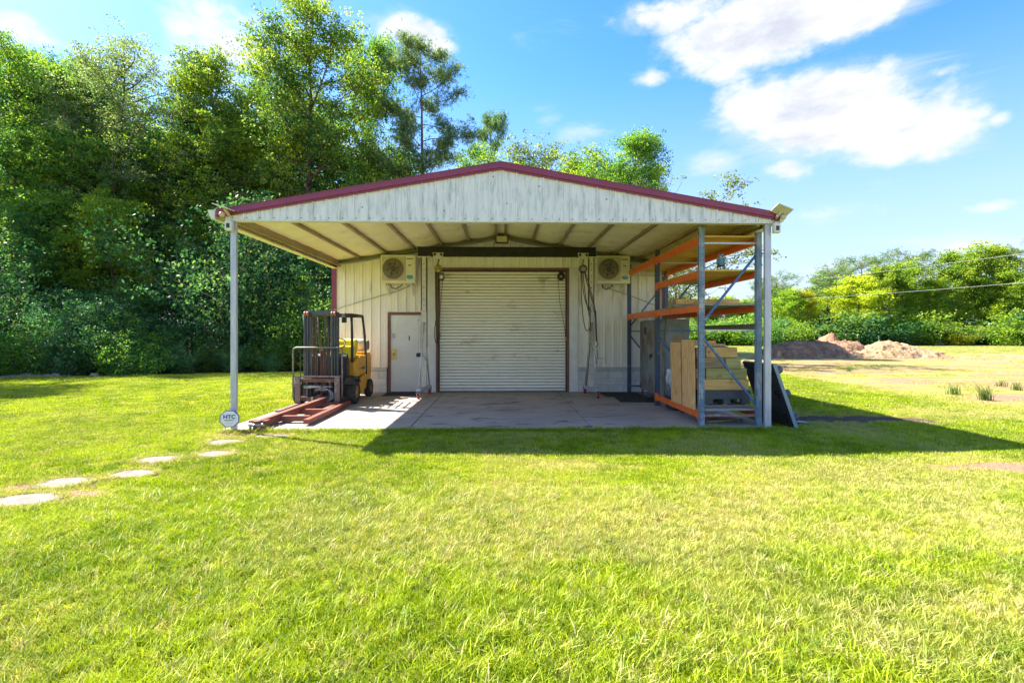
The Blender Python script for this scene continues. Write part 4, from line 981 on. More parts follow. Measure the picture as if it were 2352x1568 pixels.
for k in range(1,10): mb.box(.02,1.06,-.028,-.021,k*L/10-.012,k*L/10+.012,Mx)
part('deck_rib',mb,blackpl,t)
for i in range(3):
    for j in range(3):
        c=Mx@Vector((.14+i*.40,.0,.14+j*(L-.28)/2)); 
        prf=[(.0001,.16),(.05,.16),(.062,.15),(.09,.0)]
        vs=[];fs=[];n=12
        for (r,hh) in prf:
            for k in range(n):
                a=2*PI*k/n; q=Vector((0,1,0))*(r*math.cos(a))+d*(r*math.sin(a)); vs.append(c+q+nrm*(hh+.001))
        for q in range(3):
            for k in range(n): fs.append((q*n+k,q*n+(k+1)%n,(q+1)*n+(k+1)%n,(q+1)*n+k))
        part('foot',MB().add(vs,fs,True),blackplb,t)
mb=MB()
for j in range(3):
    for (dy_,dz_,w_) in ((0,0,.055),(.07,.05,.03),(-.02,.09,.028)):
        zz=.14+j*(L-.28)/2+dz_; mb.box(.14+dy_-w_,.14+dy_+w_,-.030,-.0285,zz-w_*.8,zz+w_*.8,Mx)
part('hollow_shade',mb,M('hollow_shade_black',(.006,.006,.008),(.01,.01,.012),rough=.8),t)  # flat black plates paint the shade inside the hollow openings
solid('blue_tarp_scrap',MB().prism([(4.95,-.03),(5.15,.015),(5.35,-.005),(5.5,-.03)],8.75,9.0),bluegrey,(5.2,8.9,-.03),'small crumpled dark blue plastic sheet lying by the leaning pallet','sheet')

# ================================================================ SIGN
sx,sy,sz=-4.235,8.12,.215
t=thing('security_sign',(sx,sy,-.03),'white octagonal yard sign with blue rim on a stake by the left post','sign')
def octo(r,y0,y1): return MB().prism([(sx+r*math.cos(PI/8+k*PI/4)*1.08,sz+r*math.sin(PI/8+k*PI/4)*.93) for k in range(8)],y0,y1)
part('rim',octo(.152,sy-.002,sy+.003),signb,t); part('face',octo(.138,sy-.004,sy-.0025),signw,t)
def text(s,size,x,z,m,sxx=1.0,bold=0):
    cu=bpy.data.curves.new('lettering','FONT'); cu.body=s; cu.size=size; cu.align_x='CENTER'; cu.align_y='CENTER'; cu.extrude=.0004; cu.offset=bold
    o=bpy.data.objects.new('tmp',cu); COL.objects.link(o)
    dg=bpy.context.evaluated_depsgraph_get(); me=bpy.data.meshes.new_from_object(o.evaluated_get(dg)); me.transform(Matrix.Translation((x-sx,sy-.0052-sy,z+.03))@Matrix.Rotation(PI/2,4,'X')@Matrix.Diagonal((sxx,1,1,1)))
    bpy.data.objects.remove(o); me.materials.clear(); me.materials.append(m); return link('lettering',me,t)
text('HTC',.082,sx,sz+.028,signb,1.15,.003); text('SECURITY',.026,sx,sz-.024,M('sign_black',(.03,.03,.04)),1.25,.0006)
part('print_line',MB().box(sx-.06,sx+.06,sy-.0048,sy-.0042,sz-.064,sz-.061).box(sx-.05,sx+.05,sy-.0048,sy-.0042,sz-.076,sz-.073),M('sign_grey',(.45,.46,.55)),t)
part('stake',MB().box(sx-.075,sx-.065,sy+.004,sy+.010,-.06,sz+.03),galv,t)

# ================================================================ STEPPING STONES
st=[(-4.00,7.52,.25,.22,'the one nearest the left canopy post'),(-3.72,6.78,.25,.20,'second from the canopy post, offset towards the lawn centre'),(-4.27,6.50,.26,.21,'outer one in the middle of the path'),
    (-4.12,5.84,.24,.20,'inner one between the middle and the left edge'),(-4.60,5.52,.26,.23,'large one ringed by bare soil near the left edge'),(-4.50,4.95,.32,.22,'long one cut by the left edge of the photo'),(-3.5,7.95,.30,.15,'the one in the shadow of the red lifting frame')]
rs=random.Random(4)
st=[(x,y,rx*1.03,ry*.98,l) for (x,y,rx,ry,l) in st]
for (x,y,rx,ry,l) in st:
    mb=MB(); n=20; ph=[rs.uniform(0,6) for _ in range(3)]
    rad=[1+.08*math.sin(2*a+ph[0])+.06*math.sin(3*a+ph[1])+.03*math.sin(5*a+ph[2])+.02*math.sin(7*a+ph[2]) for a in np.linspace(0,2*PI,n+1)[:-1]]
    rings=[(1.0,-.05),(1.0,-.012),(.97,-.004),(.5,.0)]
    vs=[];fs=[]
    for (s,z) in rings:
        for k in range(n):
            a=2*PI*k/n; vs.append((x+rx*s*rad[k]*math.cos(a),y+ry*s*rad[k]*math.sin(a),z+.002*math.sin(a*3+ph[0])))
    for i in range(3):
        for k in range(n): fs.append((i*n+k,i*n+(k+1)%n,(i+1)*n+(k+1)%n,(i+1)*n+k))
    fs.append(tuple(3*n+k for k in range(n)))
    mb.add(vs,fs)
    so2=solid('stepping_stone',mb,stonem,(x,y,-.05),'round concrete stepping stone, '+l,'stepping stone','stepping stones across the lawn'); so2.location.z-=.016

# ================================================================ DIRT MOUNDS
def mound(x0,x1,y0,y1,peaks,m,label,seed,group=None):
    xs=np.linspace(x0,x1,110); ys=np.linspace(y0,y1,70)
    r=np.random.default_rng(seed)
    def zf(X,Y):
        Z=np.zeros_like(X)
        for (cx,cy,rx,ry,hh) in peaks:
            q=np.sqrt(((X-cx)/rx)**2+((Y-cy)/ry)**2); Z=np.maximum(Z,hh*np.clip(1-q*q,0,1)**1.15)
        k=np.clip(Z*3,0,1)
        Z=Z+k*(bumps(X,Y,2.2,seed)*.11+bumps(X,Y,6,seed+1)*.09+bumps(X,Y,15,seed+2)*.04+r.normal(0,.022,X.shape))
        return Z+GZ-.06
    V,F=grid(xs,ys,zf); c=np.array([(x0+x1)/2,(y0+y1)/2,GZ]); V=V-c
    sel=r.choice(len(V),420); cv=V+c; mbc=MB()
    for q in sel:
        p0=cv[q]
        if p0[2]<GZ+.0: continue
        e=r.uniform(.03,.09); a=[Vector((r.uniform(.6,1.3)*e*sx_,r.uniform(.6,1.3)*e*sy_,r.uniform(.5,1.)*e*sz_)) for sx_,sy_,sz_ in ((1,0,0),(0,1,0),(-1,0,0),(0,-1,0),(0,0,1),(0,0,-1))]
        mbc.add([Vector(p0)+w for w in a],[(0,1,4),(1,2,4),(2,3,4),(3,0,4),(1,0,5),(2,1,5),(3,2,5),(0,3,5)])
    o=link('dirt_mound',fastmesh('dirt_mound',V,F,m,smooth=False),None,tuple(c)); tag(o,label,'dirt mound','dirt mounds at the field edge')
    k_=link('clods',mbc.mesh('clods',m,c),o); k_['kind']='stuff'
mound(16.2,25.6,30.4,36.5,[(19.2,33,2.8,2.0,1.15),(20.8,33.2,2.8,2.0,1.12),(22.6,33.5,2.4,1.9,1.12),(17.9,32.6,1.9,1.3,.35)],dirtdark,'dark brown soil heap, leftmost and widest of the heaps in the field',21)
mound(20.8,29.4,29.9,35.4,[(25.0,32.6,2.7,1.9,1.05),(26.5,32.3,2.4,1.7,.7),(23.2,32.0,2.2,1.3,.55),(27.8,32.2,1.2,1.1,.25)],dirttan,'sunlit tan soil heap on the right of the dark heap',31)
mound(21.5,27.5,36.0,40,[(24.6,38,1.3,1.4,1.55),(25.0,38,2.2,1.5,1.0)],dirtred,'small orange soil peak showing behind the dark heap',41)
# far weathered timber pile
t=thing('log_pile',(56,64.5,0),'small pyramid of grey weathered boards far off before the tree line','wood pile')
for k in range(5):
    w=1.0-.16*k
    for q in (-1,1):
        part('board',MB().box(56-w,56+w,64.5+q*(.5-.09*k)-.06,64.5+q*(.5-.09*k)+.06,.02+k*.24,.23+k*.24),greyplank,t)

# ================================================================ VEGETATION
def leaf_quads(C,size,rng,flat=.0,asp=.62):
    n=len(C); a=rng.normal(size=(n,3)); a/=np.linalg.norm(a,axis=1)[:,None]
    b_=rng.normal(size=(n,3)); b_-=a*(a*b_).sum(1)[:,None]; b_/=np.linalg.norm(b_,axis=1)[:,None]
    s=(size*rng.uniform(.65,1.3,n))[:,None]
    V=np.stack([C-a*s*.5,C+b_*s*.5*asp,C+a*s*.5,C-b_*s*.5*asp],1).reshape(-1,3)
    F=np.arange(4*n).reshape(-1,4); return V,F
def limb(p0,d,L,r,rs,seg=5,up=.15,wob=.18):
    pts=[Vector(p0)]; d=Vector(d).normalized()
    for i in range(seg):
        d=(d+Vector((rs.gauss(0,wob),rs.gauss(0,wob),rs.gauss(0,wob)+up*.5))).normalized(); pts.append(pts[-1]+d*L/seg)
    return pts
def broadleaf(seed,H,R,nl,leaf,base=.25,tr=.17,mat=leaf_green,bark=barkm,nlimb=22,sig=.5,top=1.0,conic=0.,lean=.0,droop=0.):
    rs=random.Random(seed); rg=np.random.default_rng(seed)
    mb=MB(); pts=[Vector((0,0,-.1))]; d=Vector((lean,0,1)); n=9
    for i in range(n):
        d=(d+Vector((rs.gauss(0,.05),rs.gauss(0,.05),.12))).normalized(); pts.append(pts[-1]+d*H*.93/n)
    mb.tube(pts,[tr*(1-.88*i/n) for i in range(n+1)],8)
    cl=[]
    for k in range(nlimb):
        f=base+(.97-base)*((k+rs.random()*.8)/nlimb); i=min(int(f*n),n-1); p0=pts[i].lerp(pts[i+1],f*n-i)
        env=math.sin(PI*min(max((f-base)/(1.02-base),.06),.97)**(.75+conic*.0))**.6*(1-conic*f)
        L=R*env*rs.uniform(.65,1.12)+.35
        a=k*2.4+rs.uniform(-.5,.5); up=rs.uniform(.25,.9)
        dirn=Vector((math.cos(a),math.sin(a),up))
        lp=limb(p0,dirn,L,0,rs,5,.16-droop); rr=tr*.42*(1-f*.6)
        mb.tube(lp,[max(rr*(1-.17*q),.012) for q in range(6)],5)
        for q in range(2,6): cl.append((lp[q],.6 if q<4 else 1.))
        for j in range(4):
            q=rs.choice((2,3,4)); dd=(lp[q+1]-lp[q]).normalized()+Vector((rs.gauss(0,.8),rs.gauss(0,.8),rs.gauss(0,.5)-droop))
            sp_=limb(lp[q],dd,L*rs.uniform(.25,.5)+.2,0,rs,3,.1)
            mb.tube(sp_,[max(rr*.4*(1-.25*w),.008) for w in range(4)],4,cap=False)
            cl+= [(sp_[2],.9),(sp_[3],1.1)]
    cl.append((pts[-1],1.)); cl.append((pts[-2],1.))
    C=np.array([tuple(c) for c,_ in cl]); W=np.array([w for _,w in cl])*rg.uniform(.25,1.8,len(cl)); W/=W.sum()
    idx=rg.choice(len(C),nl,p=W); sg=sig*rg.uniform(.55,1.25,len(C))
    per=16; ns=nl//per; idx=idx[:ns]
    off=rg.normal(size=(ns,3)); q=np.linalg.norm(off,axis=1)[:,None]; off*=np.minimum(1,1.75/q)
    SC=C[idx]+off*sg[idx][:,None]*np.array([1,1,.75])
    tw=leaf*rg.uniform(.75,1.5,ns)
    lo=rg.normal(size=(ns,per,3)); q=np.linalg.norm(lo,axis=2)[...,None]; lo*=np.minimum(1,1.6/q)
    P_=(SC[:,None,:]+lo*tw[:,None,None]*np.array([1.25,1.25,.7])).reshape(-1,3)
    P_[:,2]=np.maximum(P_[:,2],.05)
    tint=np.repeat(rg.uniform(.05,.65,len(C))[idx]+rg.normal(0,.20,ns)+.16*(SC[:,2]/H),per)+rg.normal(0,.09,ns*per)  # tint also rises with height, painting sunlit tops into the leaf colour
    V,F=leaf_quads(P_,leaf,rg)
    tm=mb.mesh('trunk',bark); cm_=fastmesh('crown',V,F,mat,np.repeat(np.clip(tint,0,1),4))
    return tm,cm_
def pine(seed,H,R,nt_,base=.45,tr=.17,flat=False):
    rs=random.Random(seed); rg=np.random.default_rng(seed); mb=MB(); pts=[Vector((0,0,-.1))]; n=10; d=Vector((0,0,1))
    for i in range(n):
        d=(d+Vector((rs.gauss(0,.025),rs.gauss(0,.025),.15))).normalized(); pts.append(pts[-1]+d*H*.97/n)
    mb.tube(pts,[tr*(1-.85*i/n) for i in range(n+1)],8); cl=[]
    nb=34
    for k in range(nb):
        f=base+(.98-base)*(k+rs.random())/nb; f=min(f,.99); i=min(int(f*n),n-1); p0=pts[i].lerp(pts[i+1],f*n-i)
        g=(f-base)/(1-base); env=(math.sin(PI*min(.12+g*.86,1))**.7) if not flat else (.5+.5*math.sin(PI*min(.2+g*.8,1)))
        L=R*env*rs.uniform(.55,1.15)+.3; a=k*2.4+rs.uniform(-.6,.6)
        lp=limb(p0,(math.cos(a),math.sin(a),rs.uniform(.0,.5)),L,0,rs,5,.13,.14); rr=tr*.3*(1-f*.6)
        mb.tube(lp,[max(rr*(1-.17*q),.012) for q in range(6)],5)
        cl+= [lp[3],lp[4],lp[5],lp[5]]
        for j in range(4):
            q=rs.choice((2,3,4)); dd=(lp[q+1]-lp[q]).normalized()+Vector((rs.gauss(0,.6),rs.gauss(0,.6),rs.gauss(0,.3)+.1))
            sp_=limb(lp[q],dd,L*.3+.2,0,rs,3,.1); mb.tube(sp_,[.014]*4,4,cap=False); cl+=[sp_[2],sp_[3]]
    cl.append(pts[-1])
    C=np.array([tuple(c) for c in cl]); idx=rg.integers(0,len(C),nt_)
    T=C[idx]+rg.normal(size=(nt_,3))*.30*np.array([1,1,.6])
    # each tuft: 9 needles strips radiating
    m=9; dirs=rg.normal(size=(nt_,m,3))+np.array([0,0,.55]); dirs/=np.linalg.norm(dirs,axis=2)[...,None]
    side=rg.normal(size=(nt_,m,3)); side-=dirs*(dirs*side).sum(2)[...,None]; side/=np.linalg.norm(side,axis=2)[...,None]
    ln=rg.uniform(.13,.24,(nt_,m,1)); w=.016
    P0=T[:,None,:]; V=np.stack([P0-side*w*.5,P0+dirs*ln*.6+side*w,P0+dirs*ln,P0+dirs*ln*.5-side*w],2).reshape(-1,3)
    F=np.arange(len(V)).reshape(-1,4); tint=np.repeat(rg.uniform(0,1,nt_),m*4)
    return mb.mesh('trunk',barkp),fastmesh('crown',V,F,needle,tint)
def shrub(seed,H,R,nl,leaf,mat):
    rs=random.Random(seed); rg=np.random.default_rng(seed); mb=MB(); cl=[]
    for k in range(16):
        a=k*2.4; L=H*rs.uniform(.6,1.0); lp=limb((rs.gauss(0,.25),rs.gauss(0,.2),-.05),(math.cos(a)*.55*R/H*1.6,math.sin(a)*.55*R/H*1.6,1),L,0,rs,6,.0,.2)
        mb.tube(lp,[.035*(1-.14*q) for q in range(7)],5); cl+=lp[1:]
    C=np.array([tuple(c) for c in cl]); idx=rg.integers(0,len(C),nl)
    per=16; ns=nl//per; idx=idx[:ns]
    off=rg.normal(size=(ns,3)); q=np.linalg.norm(off,axis=1)[:,None]; off*=np.minimum(1,1.7/q)
    SC=C[idx]+off*np.array([.46,.46,.36]); tw=leaf*rg.uniform(.8,1.7,ns)
    P_=(SC[:,None,:]+rg.normal(size=(ns,per,3))*tw[:,None,None]*np.array([1.2,1.2,.7])).reshape(-1,3); P_[:,2]=np.abs(P_[:,2])+.02
    tint=np.repeat(rg.uniform(0,.6,len(C))[idx]+rg.normal(0,.17,ns),per)+rg.normal(0,.08,ns*per)
    V,F=leaf_quads(P_,leaf,rg)
    return mb.mesh('stem',barkm),fastmesh('foliage',V,F,mat,np.repeat(np.clip(tint,0,1),4))

protos={}
def proto(k,fn):
    protos[k]=fn
def place(kind,x,y,H,label,cat='tree',group=None,name=None,rot=None,wide=1.,mat=None,parts=('trunk','crown')):
    tm,cm_,H0=protos[kind]; s=H/H0
    e=thing(name or 'broadleaf_tree',(x,y,GZ),label,cat,group)
    e.rotation_euler=(0,0,rot if rot is not None else R0.uniform(0,6.28)); e.scale=(s*wide,s*wide,s)
    link(parts[0],tm,e); c=link(parts[1],cm_,e)
    if mat: c.material_slots[0].link='OBJECT'; c.material_slots[0].material=mat
    return e
R0=random.Random(99)
protos['tall']=(*broadleaf(1,19,4.2,62000,.125,.28,.22,leaf_green,nlimb=34,sig=.52),19)
protos['tall2']=(*broadleaf(2,18,4.0,54000,.125,.22,.20,leaf_green,nlimb=32,sig=.50),18)
protos['airy']=(*broadleaf(3,17,4.0,52000,.095,.26,.20,leaf_olive,nlimb=36,sig=.50,droop=.05),17)
protos['mid']=(*broadleaf(4,13,3.4,42000,.12,.12,.16,leaf_dark,nlimb=28,sig=.52),13)
protos['mid2']=(*broadleaf(5,12,3.2,40000,.12,.10,.15,leaf_green,nlimb=26,sig=.52),12)
protos['sparse']=(*broadleaf(6,10,3.0,8000,.115,.30,.13,leaf_olive,nlimb=24,sig=.27,droop=.06),10)
protos['pine']=(*pine(7,20,3.1,9000,.36,.20),20)
protos['pineflat']=(*pine(8,14,3.2,2600,.55,.18,True),14)
protos['shrub']=(*shrub(9,4,2.3,24000,.085,leaf_dark),4)
protos['shrub2']=(*shrub(10,3,2.0,18000,.08,leaf_green),3)
protos['farshrub']=(*shrub(13,3,2.0,5200,.20,leaf_green),3)
protos['far']=(*broadleaf(11,11,3.2,20000,.22,.12,.15,leaf_bright,nlimb=22,sig=.55),11)
protos['far2']=(*broadleaf(12,12,3.0,18000,.22,.22,.15,leaf_bright,nlimb=24,sig=.48),12)

U=lambda u,Y: Y*(math.sin(YAW)+(u-1176)/1180*math.cos(YAW))/(math.cos(YAW)-(u-1176)/1180*math.sin(YAW))
# trees told apart
place('airy',-20.3,27,18.0,'tall tree with thin greyish leaves left of the middle of the wood',rot=.4)
place('tall',-11.2,30,20.8,'tallest bright green tree rising above the left half of the roof',rot=1.1,wide=1.05)
place('tall2',-9.3,33,22.2,'tall green tree just right of the tallest, crossing the top of the photo',rot=2.2,wide=.72)
place('tall2',-14.6,28.5,14.6,'rounded yellow-green tree filling the dip left of the tallest tree',rot=3.3,mat=leaf_bright,wide=1.15)
place('tall',-24.0,26,16.6,'dense tree at the far left edge of the wood',rot=4.0)
for (u,v,Y,kind,m,w,l) in ((140,120,30,'tall',leaf_dark,1.1,'tall dark tree behind and left of the thin greyish-leaved tree'),
  (345,215,31,'tall2',leaf_dark,1.1,'dark green tree right of the thin greyish-leaved tree'),(225,190,34,'mid',leaf_green,1.15,'round green treetop just behind the thin greyish-leaved tree'),
  (455,260,32,'mid2',leaf_green,1.1,'green tree in the dip before the tallest tree'),(560,115,31,'tall2',leaf_green,.9,'green tree forming the left shoulder of the tallest tree'),
  (640,170,34,'mid',leaf_dark,1.1,'dark green tree filling in behind the tallest tree'),(20,95,28,'tall2',leaf_dark,1.0,'dark tree cut by the left edge of the photo'),
  (790,230,36,'mid2',leaf_green,1.1,'green tree behind the tall pair, above the left slope of the roof'),(905,330,37,'mid2',leaf_green,1.1,'green tree below the tall pine, just above the roof')):
    place(kind,U(u,Y),Y,1.55+(765-v)*Y/1180,l,wide=w,mat=m)
place('pine',-5.0,33,20.8,'tall pine with open branches left of the roof ridge',name='pine_tree',rot=.3,wide=.92)
place('pine',-.75,44,21.0,'small distant pine showing just left of the roof ridge',name='pine_tree',rot=2,wide=.66)
place('mid2',-2.6,37,14.6,'low green tree between the tall pine and the small pine',rot=1.)
place('mid',2.6,41,16.9,'dull green treetop just right of the roof ridge',rot=2.,mat=leaf_olive,wide=1.1)
place('mid2',5.6,44,17.2,'green treetop between the dull treetop and the bright tree above the roof',rot=3.,wide=.9)
place('tall2',10.2,41,15.2,'green tree at the right shoulder of the bright tree above the roof',rot=5.,wide=.8,mat=leaf_green)
place('mid2',4.9,39,15.6,'yellow-green treetop low above the roof, right of the ridge',rot=1.4,mat=leaf_bright)
place('tall2',7.7,36.5,16.2,'bright tree standing alone above the right half of the roof',rot=.8,mat=leaf_green,wide=1.1)
place('mid',10.9,38,13.6,'dark green treetop at the right foot of the bright tree above the roof',rot=4,wide=.75,mat=leaf_olive)
place('sparse',10.6,27,9.7,'sparse small-leaved tree showing above the right end of the roof and through the rack',rot=2.6,wide=1.2)
place('sparse',8.4,25,7.4,'thin low tree seen through the rack behind the cabinet',rot=.9,wide=1.0)
# fill of the wood: trees nothing tells apart
lab='dense green tree standing in the wood behind the lawn'; grp='trees of the wood behind the lawn'
k=0
for (yoff,hm,step) in ((5.4,7.6,3.0),(8.2,10.8,3.4),(12.,12.8,3.8),(17.5,14.0,4.6)):
    x=-40+R0.uniform(0,2)
    while x<-3.2-yoff*.05:
        ye=23.4+.24*x+yoff+R0.uniform(-.9,.9)
        u=1150+x/ye*1180
        h=hm+R0.uniform(-2.4,1.6)-(2.2 if 330<u<430 else 0)
        if u>560: h=min(h,(765-330)*ye/1180*R0.uniform(.72,.98))
        if -420<u:
            kind=R0.choice(('mid','mid','mid2','mid2','tall2','airy'))
            place(kind,x,ye,h,lab,group=grp,mat=R0.choice((None,None,leaf_dark,leaf_green,leaf_bright))); k+=1
        x+=step*R0.uniform(.8,1.2)
# trees beyond the left edge throwing shade onto the lawn
place('mid',-20.8,17.0,10.8,lab,group=grp); place('mid2',-26.,19,11.5,lab,group=grp)
lab='leafy dark shrub in the undergrowth at the edge of the wood'; grp='shrubs at the edge of the wood'
for (yoff,h0,step) in ((1.6,1.7,1.7),(2.6,3.0,2.2),(3.9,4.2,2.8)):
    x=-27
    while x<-3.0:
        ye=22.4+.24*x+yoff+R0.uniform(-.3,.3)
        kind=R0.choice(('shrub','shrub','shrub2')); 
        place(kind,x,ye,h0*R0.choice((.5,.7,.9,1.1,1.4,1.8)),('low leafy shrub in the front row at the foot of the wood' if h0<2 else 'chest to head high leafy shrub in the second row of the undergrowth' if h0<3.5 else 'tall dark shrub at the back of the undergrowth before the trees'),'shrub',grp,'shrub',wide=R0.uniform(.9,1.15),parts=('stem','foliage'))
        x+=step*R0.uniform(.8,1.2)
# right-hand tree line
for (u,v,Y,kind,m,l,w) in (
  (1775,628,72,'pineflat',None,'dark pine just right of the canopy post at the field edge',1.2),
  (1905,615,74,'pineflat',None,'pine rising behind the large yellow tree in the field edge',1.3),
  (2000,588,74,'pineflat',None,'dark pine at the left shoulder of the tallest group of the tree line',1.4),
  (2090,578,76,'pineflat',None,'dark flat-topped pine in the middle of the tree line',1.4),
  (1965,638,68,'far',leaf_yellow,'brightest yellow tree in the far tree line above the soil heaps',1.3),
  (1850,672,68,'far',leaf_yellow,'yellow tree left of the brightest one in the far tree line',1.0),
  (2075,600,70,'far2',leaf_bright,'yellow-green vine-covered tree in the middle of the far tree line',.8),
  (2030,610,71,'far2',None,'green tree beside the vine-covered tree in the far tree line',.8),
  (1810,668,68,'far',None,'light green tree left of the yellow trees in the far line',1.0),
  (2200,572,70,'far2',None,'tall light green tree right of the middle of the far tree line',.85),
  (2270,560,70,'far2',None,'tallest light green tree near the right end of the tree line',.85),
  (2345,560,69,'pineflat',None,'dark pine at the right edge of the photo',1.2),
  (2140,640,70,'far',None,'low green tree in the gap right of the vine-covered tree',.9),
  (2320,620,67,'far',None,'green tree below the pine at the right edge',1.0),
  (2430,570,70,'far2',None,'green tree just beyond the right edge of the photo',1.0),
  (1748,640,74,'pineflat',None,'thin pine seen between the rack uprights',.8)):
    h=1.55+(765-v)*Y/1180
    place(kind,U(u,Y),Y,h,l,name='pine_tree' if 'pine' in kind else 'broadleaf_tree',wide=w*1.15,mat=m)
lab='pale green tree in the distant wood beyond the field'; grp='distant trees beyond the field'
for i in range(13):
    u=1585+i*17+R0.uniform(-5,5); Y=108+R0.uniform(-6,6); v=694-8*math.sin(i*1.7)+R0.uniform(-8,6)-(i>9)*18
    place(R0.choice(('far','far2')),U(u,Y),Y,1.55+(765-v)*Y/1180,lab,group=grp,wide=1.25,mat=leaf_bright if i%3 else leaf_dark)
lab='green tree in the second row of the far tree line'; grp='trees of the far tree line'
for i in range(16):
    u=1770+i*42+R0.uniform(-10,10); Y=80+R0.uniform(-3,3); v=660+R0.uniform(-22,22)-(.03*(u-1770))
    place(R0.choice(('far','far2')),U(u,Y),Y,1.55+(765-v)*Y/1180,lab,group=grp,wide=1.2,mat=leaf_green if i%2 else leaf_bright)
ORD='first second third fourth fifth sixth seventh eighth ninth tenth eleventh twelfth thirteenth fourteenth fifteenth sixteenth seventeenth eighteenth nineteenth twentieth twenty-first twenty-second twenty-third twenty-fourth twenty-fifth twenty-sixth twenty-seventh'.split(); grp='shrubs before the far tree line'
for i in range(27):
    u=1560+i*33+R0.uniform(-8,8); Y=66+R0.uniform(-2,2); h=R0.uniform(2.6,4.6)
    place('farshrub',U(u,Y),Y,h,('dark' if i%3==0 else 'bright' if i%3==1 else 'mid')+' green shrub, '+ORD[i]+' from the left in the row before the far trees','shrub',grp,'shrub',wide=1.35,mat=leaf_dark if i%3==0 else leaf_bright if i%3==1 else leaf_green,parts=('stem','foliage'))
for (u,Y,h,m,l) in ((2330,62,4.4,leaf_bright,'large bright green bush at the right end of the far field'),(1760,60,3.2,leaf_green,'rounded green bush behind the right canopy post'),(2200,63,2.0,leaf_yellow,'low orange-tinged bush beside the grey board pile'),(1820,63,3.2,leaf_bright,'pale willow-like bush left of the soil heaps')):
    place('farshrub',U(u,Y),Y,h,l,'shrub',None,'shrub',wide=1.1,mat=m,parts=('stem','foliage'))

# power lines
def pole(x,y,h,label):
    t=thing('utility_pole',(x,y,GZ),label,'utility pole')
    part('pole',MB().tube([(x,y,GZ),(x,y,h)],[.16,.11],8),polem,t); part('crossarm',MB().box(x-1.1,x+1.1,y-.05,y+.05,h-.5,h-.38),polem,t)
    for d in (-1,-.4,.4,1): part('insulator',MB().lathe([(.0001,0),(.05,.0),(.04,.12),(.0001,.14)],(x+d,y,h-.38),'z',6),gutterm,t)
pole(U(1665,85),85,9.5,'wooden utility pole seen through the rack above the distant trees'); pole(46,30,9.2,'wooden utility pole standing beyond the right edge of the photo')
A=Vector((U(1665,85),85,9.1)); B=Vector((45,30,8.2))
for dz,l in ((0,'upper pale power line crossing in front of the far trees'),(-2.4,'lower pale power line crossing in front of the far trees')):
    pts=[]
    for i in range(25):
        s=i/24; q=A.lerp(B,s); q.z+=dz*(1)-.9*4*s*(1-s)*.4; pts.append(q)
    solid('power_line',MB().tube(pts,.009,4),wirem,tuple(A),l,'power line')

# rocks and logs at the edge of the wood
rs=random.Random(8)
for i,u in enumerate((8,28,50,62,88,112,128,215,290,150)):
    Y=18.6+u*.004+rs.uniform(-.1,.2); x=U(u,Y); mb=MB(); n=10; vs=[];fs=[]
    w=rs.uniform(.16,.34); h=rs.uniform(.08,.17); rings=[(1,.0),(1.02,.35),(.85,.75),(.45,1.)]
    rr=[rs.uniform(.8,1.15) for _ in range(n)]
    for (s,z) in rings:
        for k in range(n):
            a=2*PI*k/n; vs.append((x+w*s*rr[k]*math.cos(a),Y+w*.7*s*rr[k]*math.sin(a),GZ-.02+z*h*(1+.1*math.sin(k*2))))
    for q in range(3):
        for k in range(n): fs.append((q*n+k,q*n+(k+1)%n,(q+1)*n+(k+1)%n,(q+1)*n+k))
    fs.append(tuple(3*n+k for k in range(n)))
    mb.add(vs,fs); solid('edge_rock',mb,rockm,(x,Y,GZ),'rough rock at the foot of the wood, '+ORD[sorted((8,28,50,62,88,112,128,215,290,150)).index(u)]+' from the left edge','rock','rocks along the edge of the wood')

# ================================================================ GRASS (instanced blades)
def clump(name,seed,n,rad,h,w,mat,seg=2,spread=.5):
    rg=np.random.default_rng(seed); V=[];F=[]
    for i in range(n):
        a=rg.uniform(0,6.28); r=rad*math.sqrt(rg.uniform()); x,y=r*math.cos(a),r*math.sin(a)
        b_=rg.uniform(0,6.28); ln=h*rg.uniform(.55,1.25); ben=rg.uniform(.15,1)*spread*ln; ww=w*rg.uniform(.7,1.3)
        dx,dy=math.cos(b_),math.sin(b_); c=rg.uniform(0,6.28); sx_,sy_=math.cos(c)*ww/2,math.sin(c)*ww/2
        o=len(V)
        z1=ln*.55; V+=[(x-sx_,y-sy_,-.01),(x+sx_,y+sy_,-.01),(x+sx_*.8+dx*ben*.35,y+sy_*.8+dy*ben*.35,z1),(x-sx_*.8+dx*ben*.35,y-sy_*.8+dy*ben*.35,z1),(x+dx*ben,y+dy*ben,ln*.92)]
        F+=[(o,o+1,o+2,o+3),(o+3,o+2,o+4)]
    me=bpy.data.meshes.new(name); me.from_pydata(V,[],F); me.materials.append(mat); return me
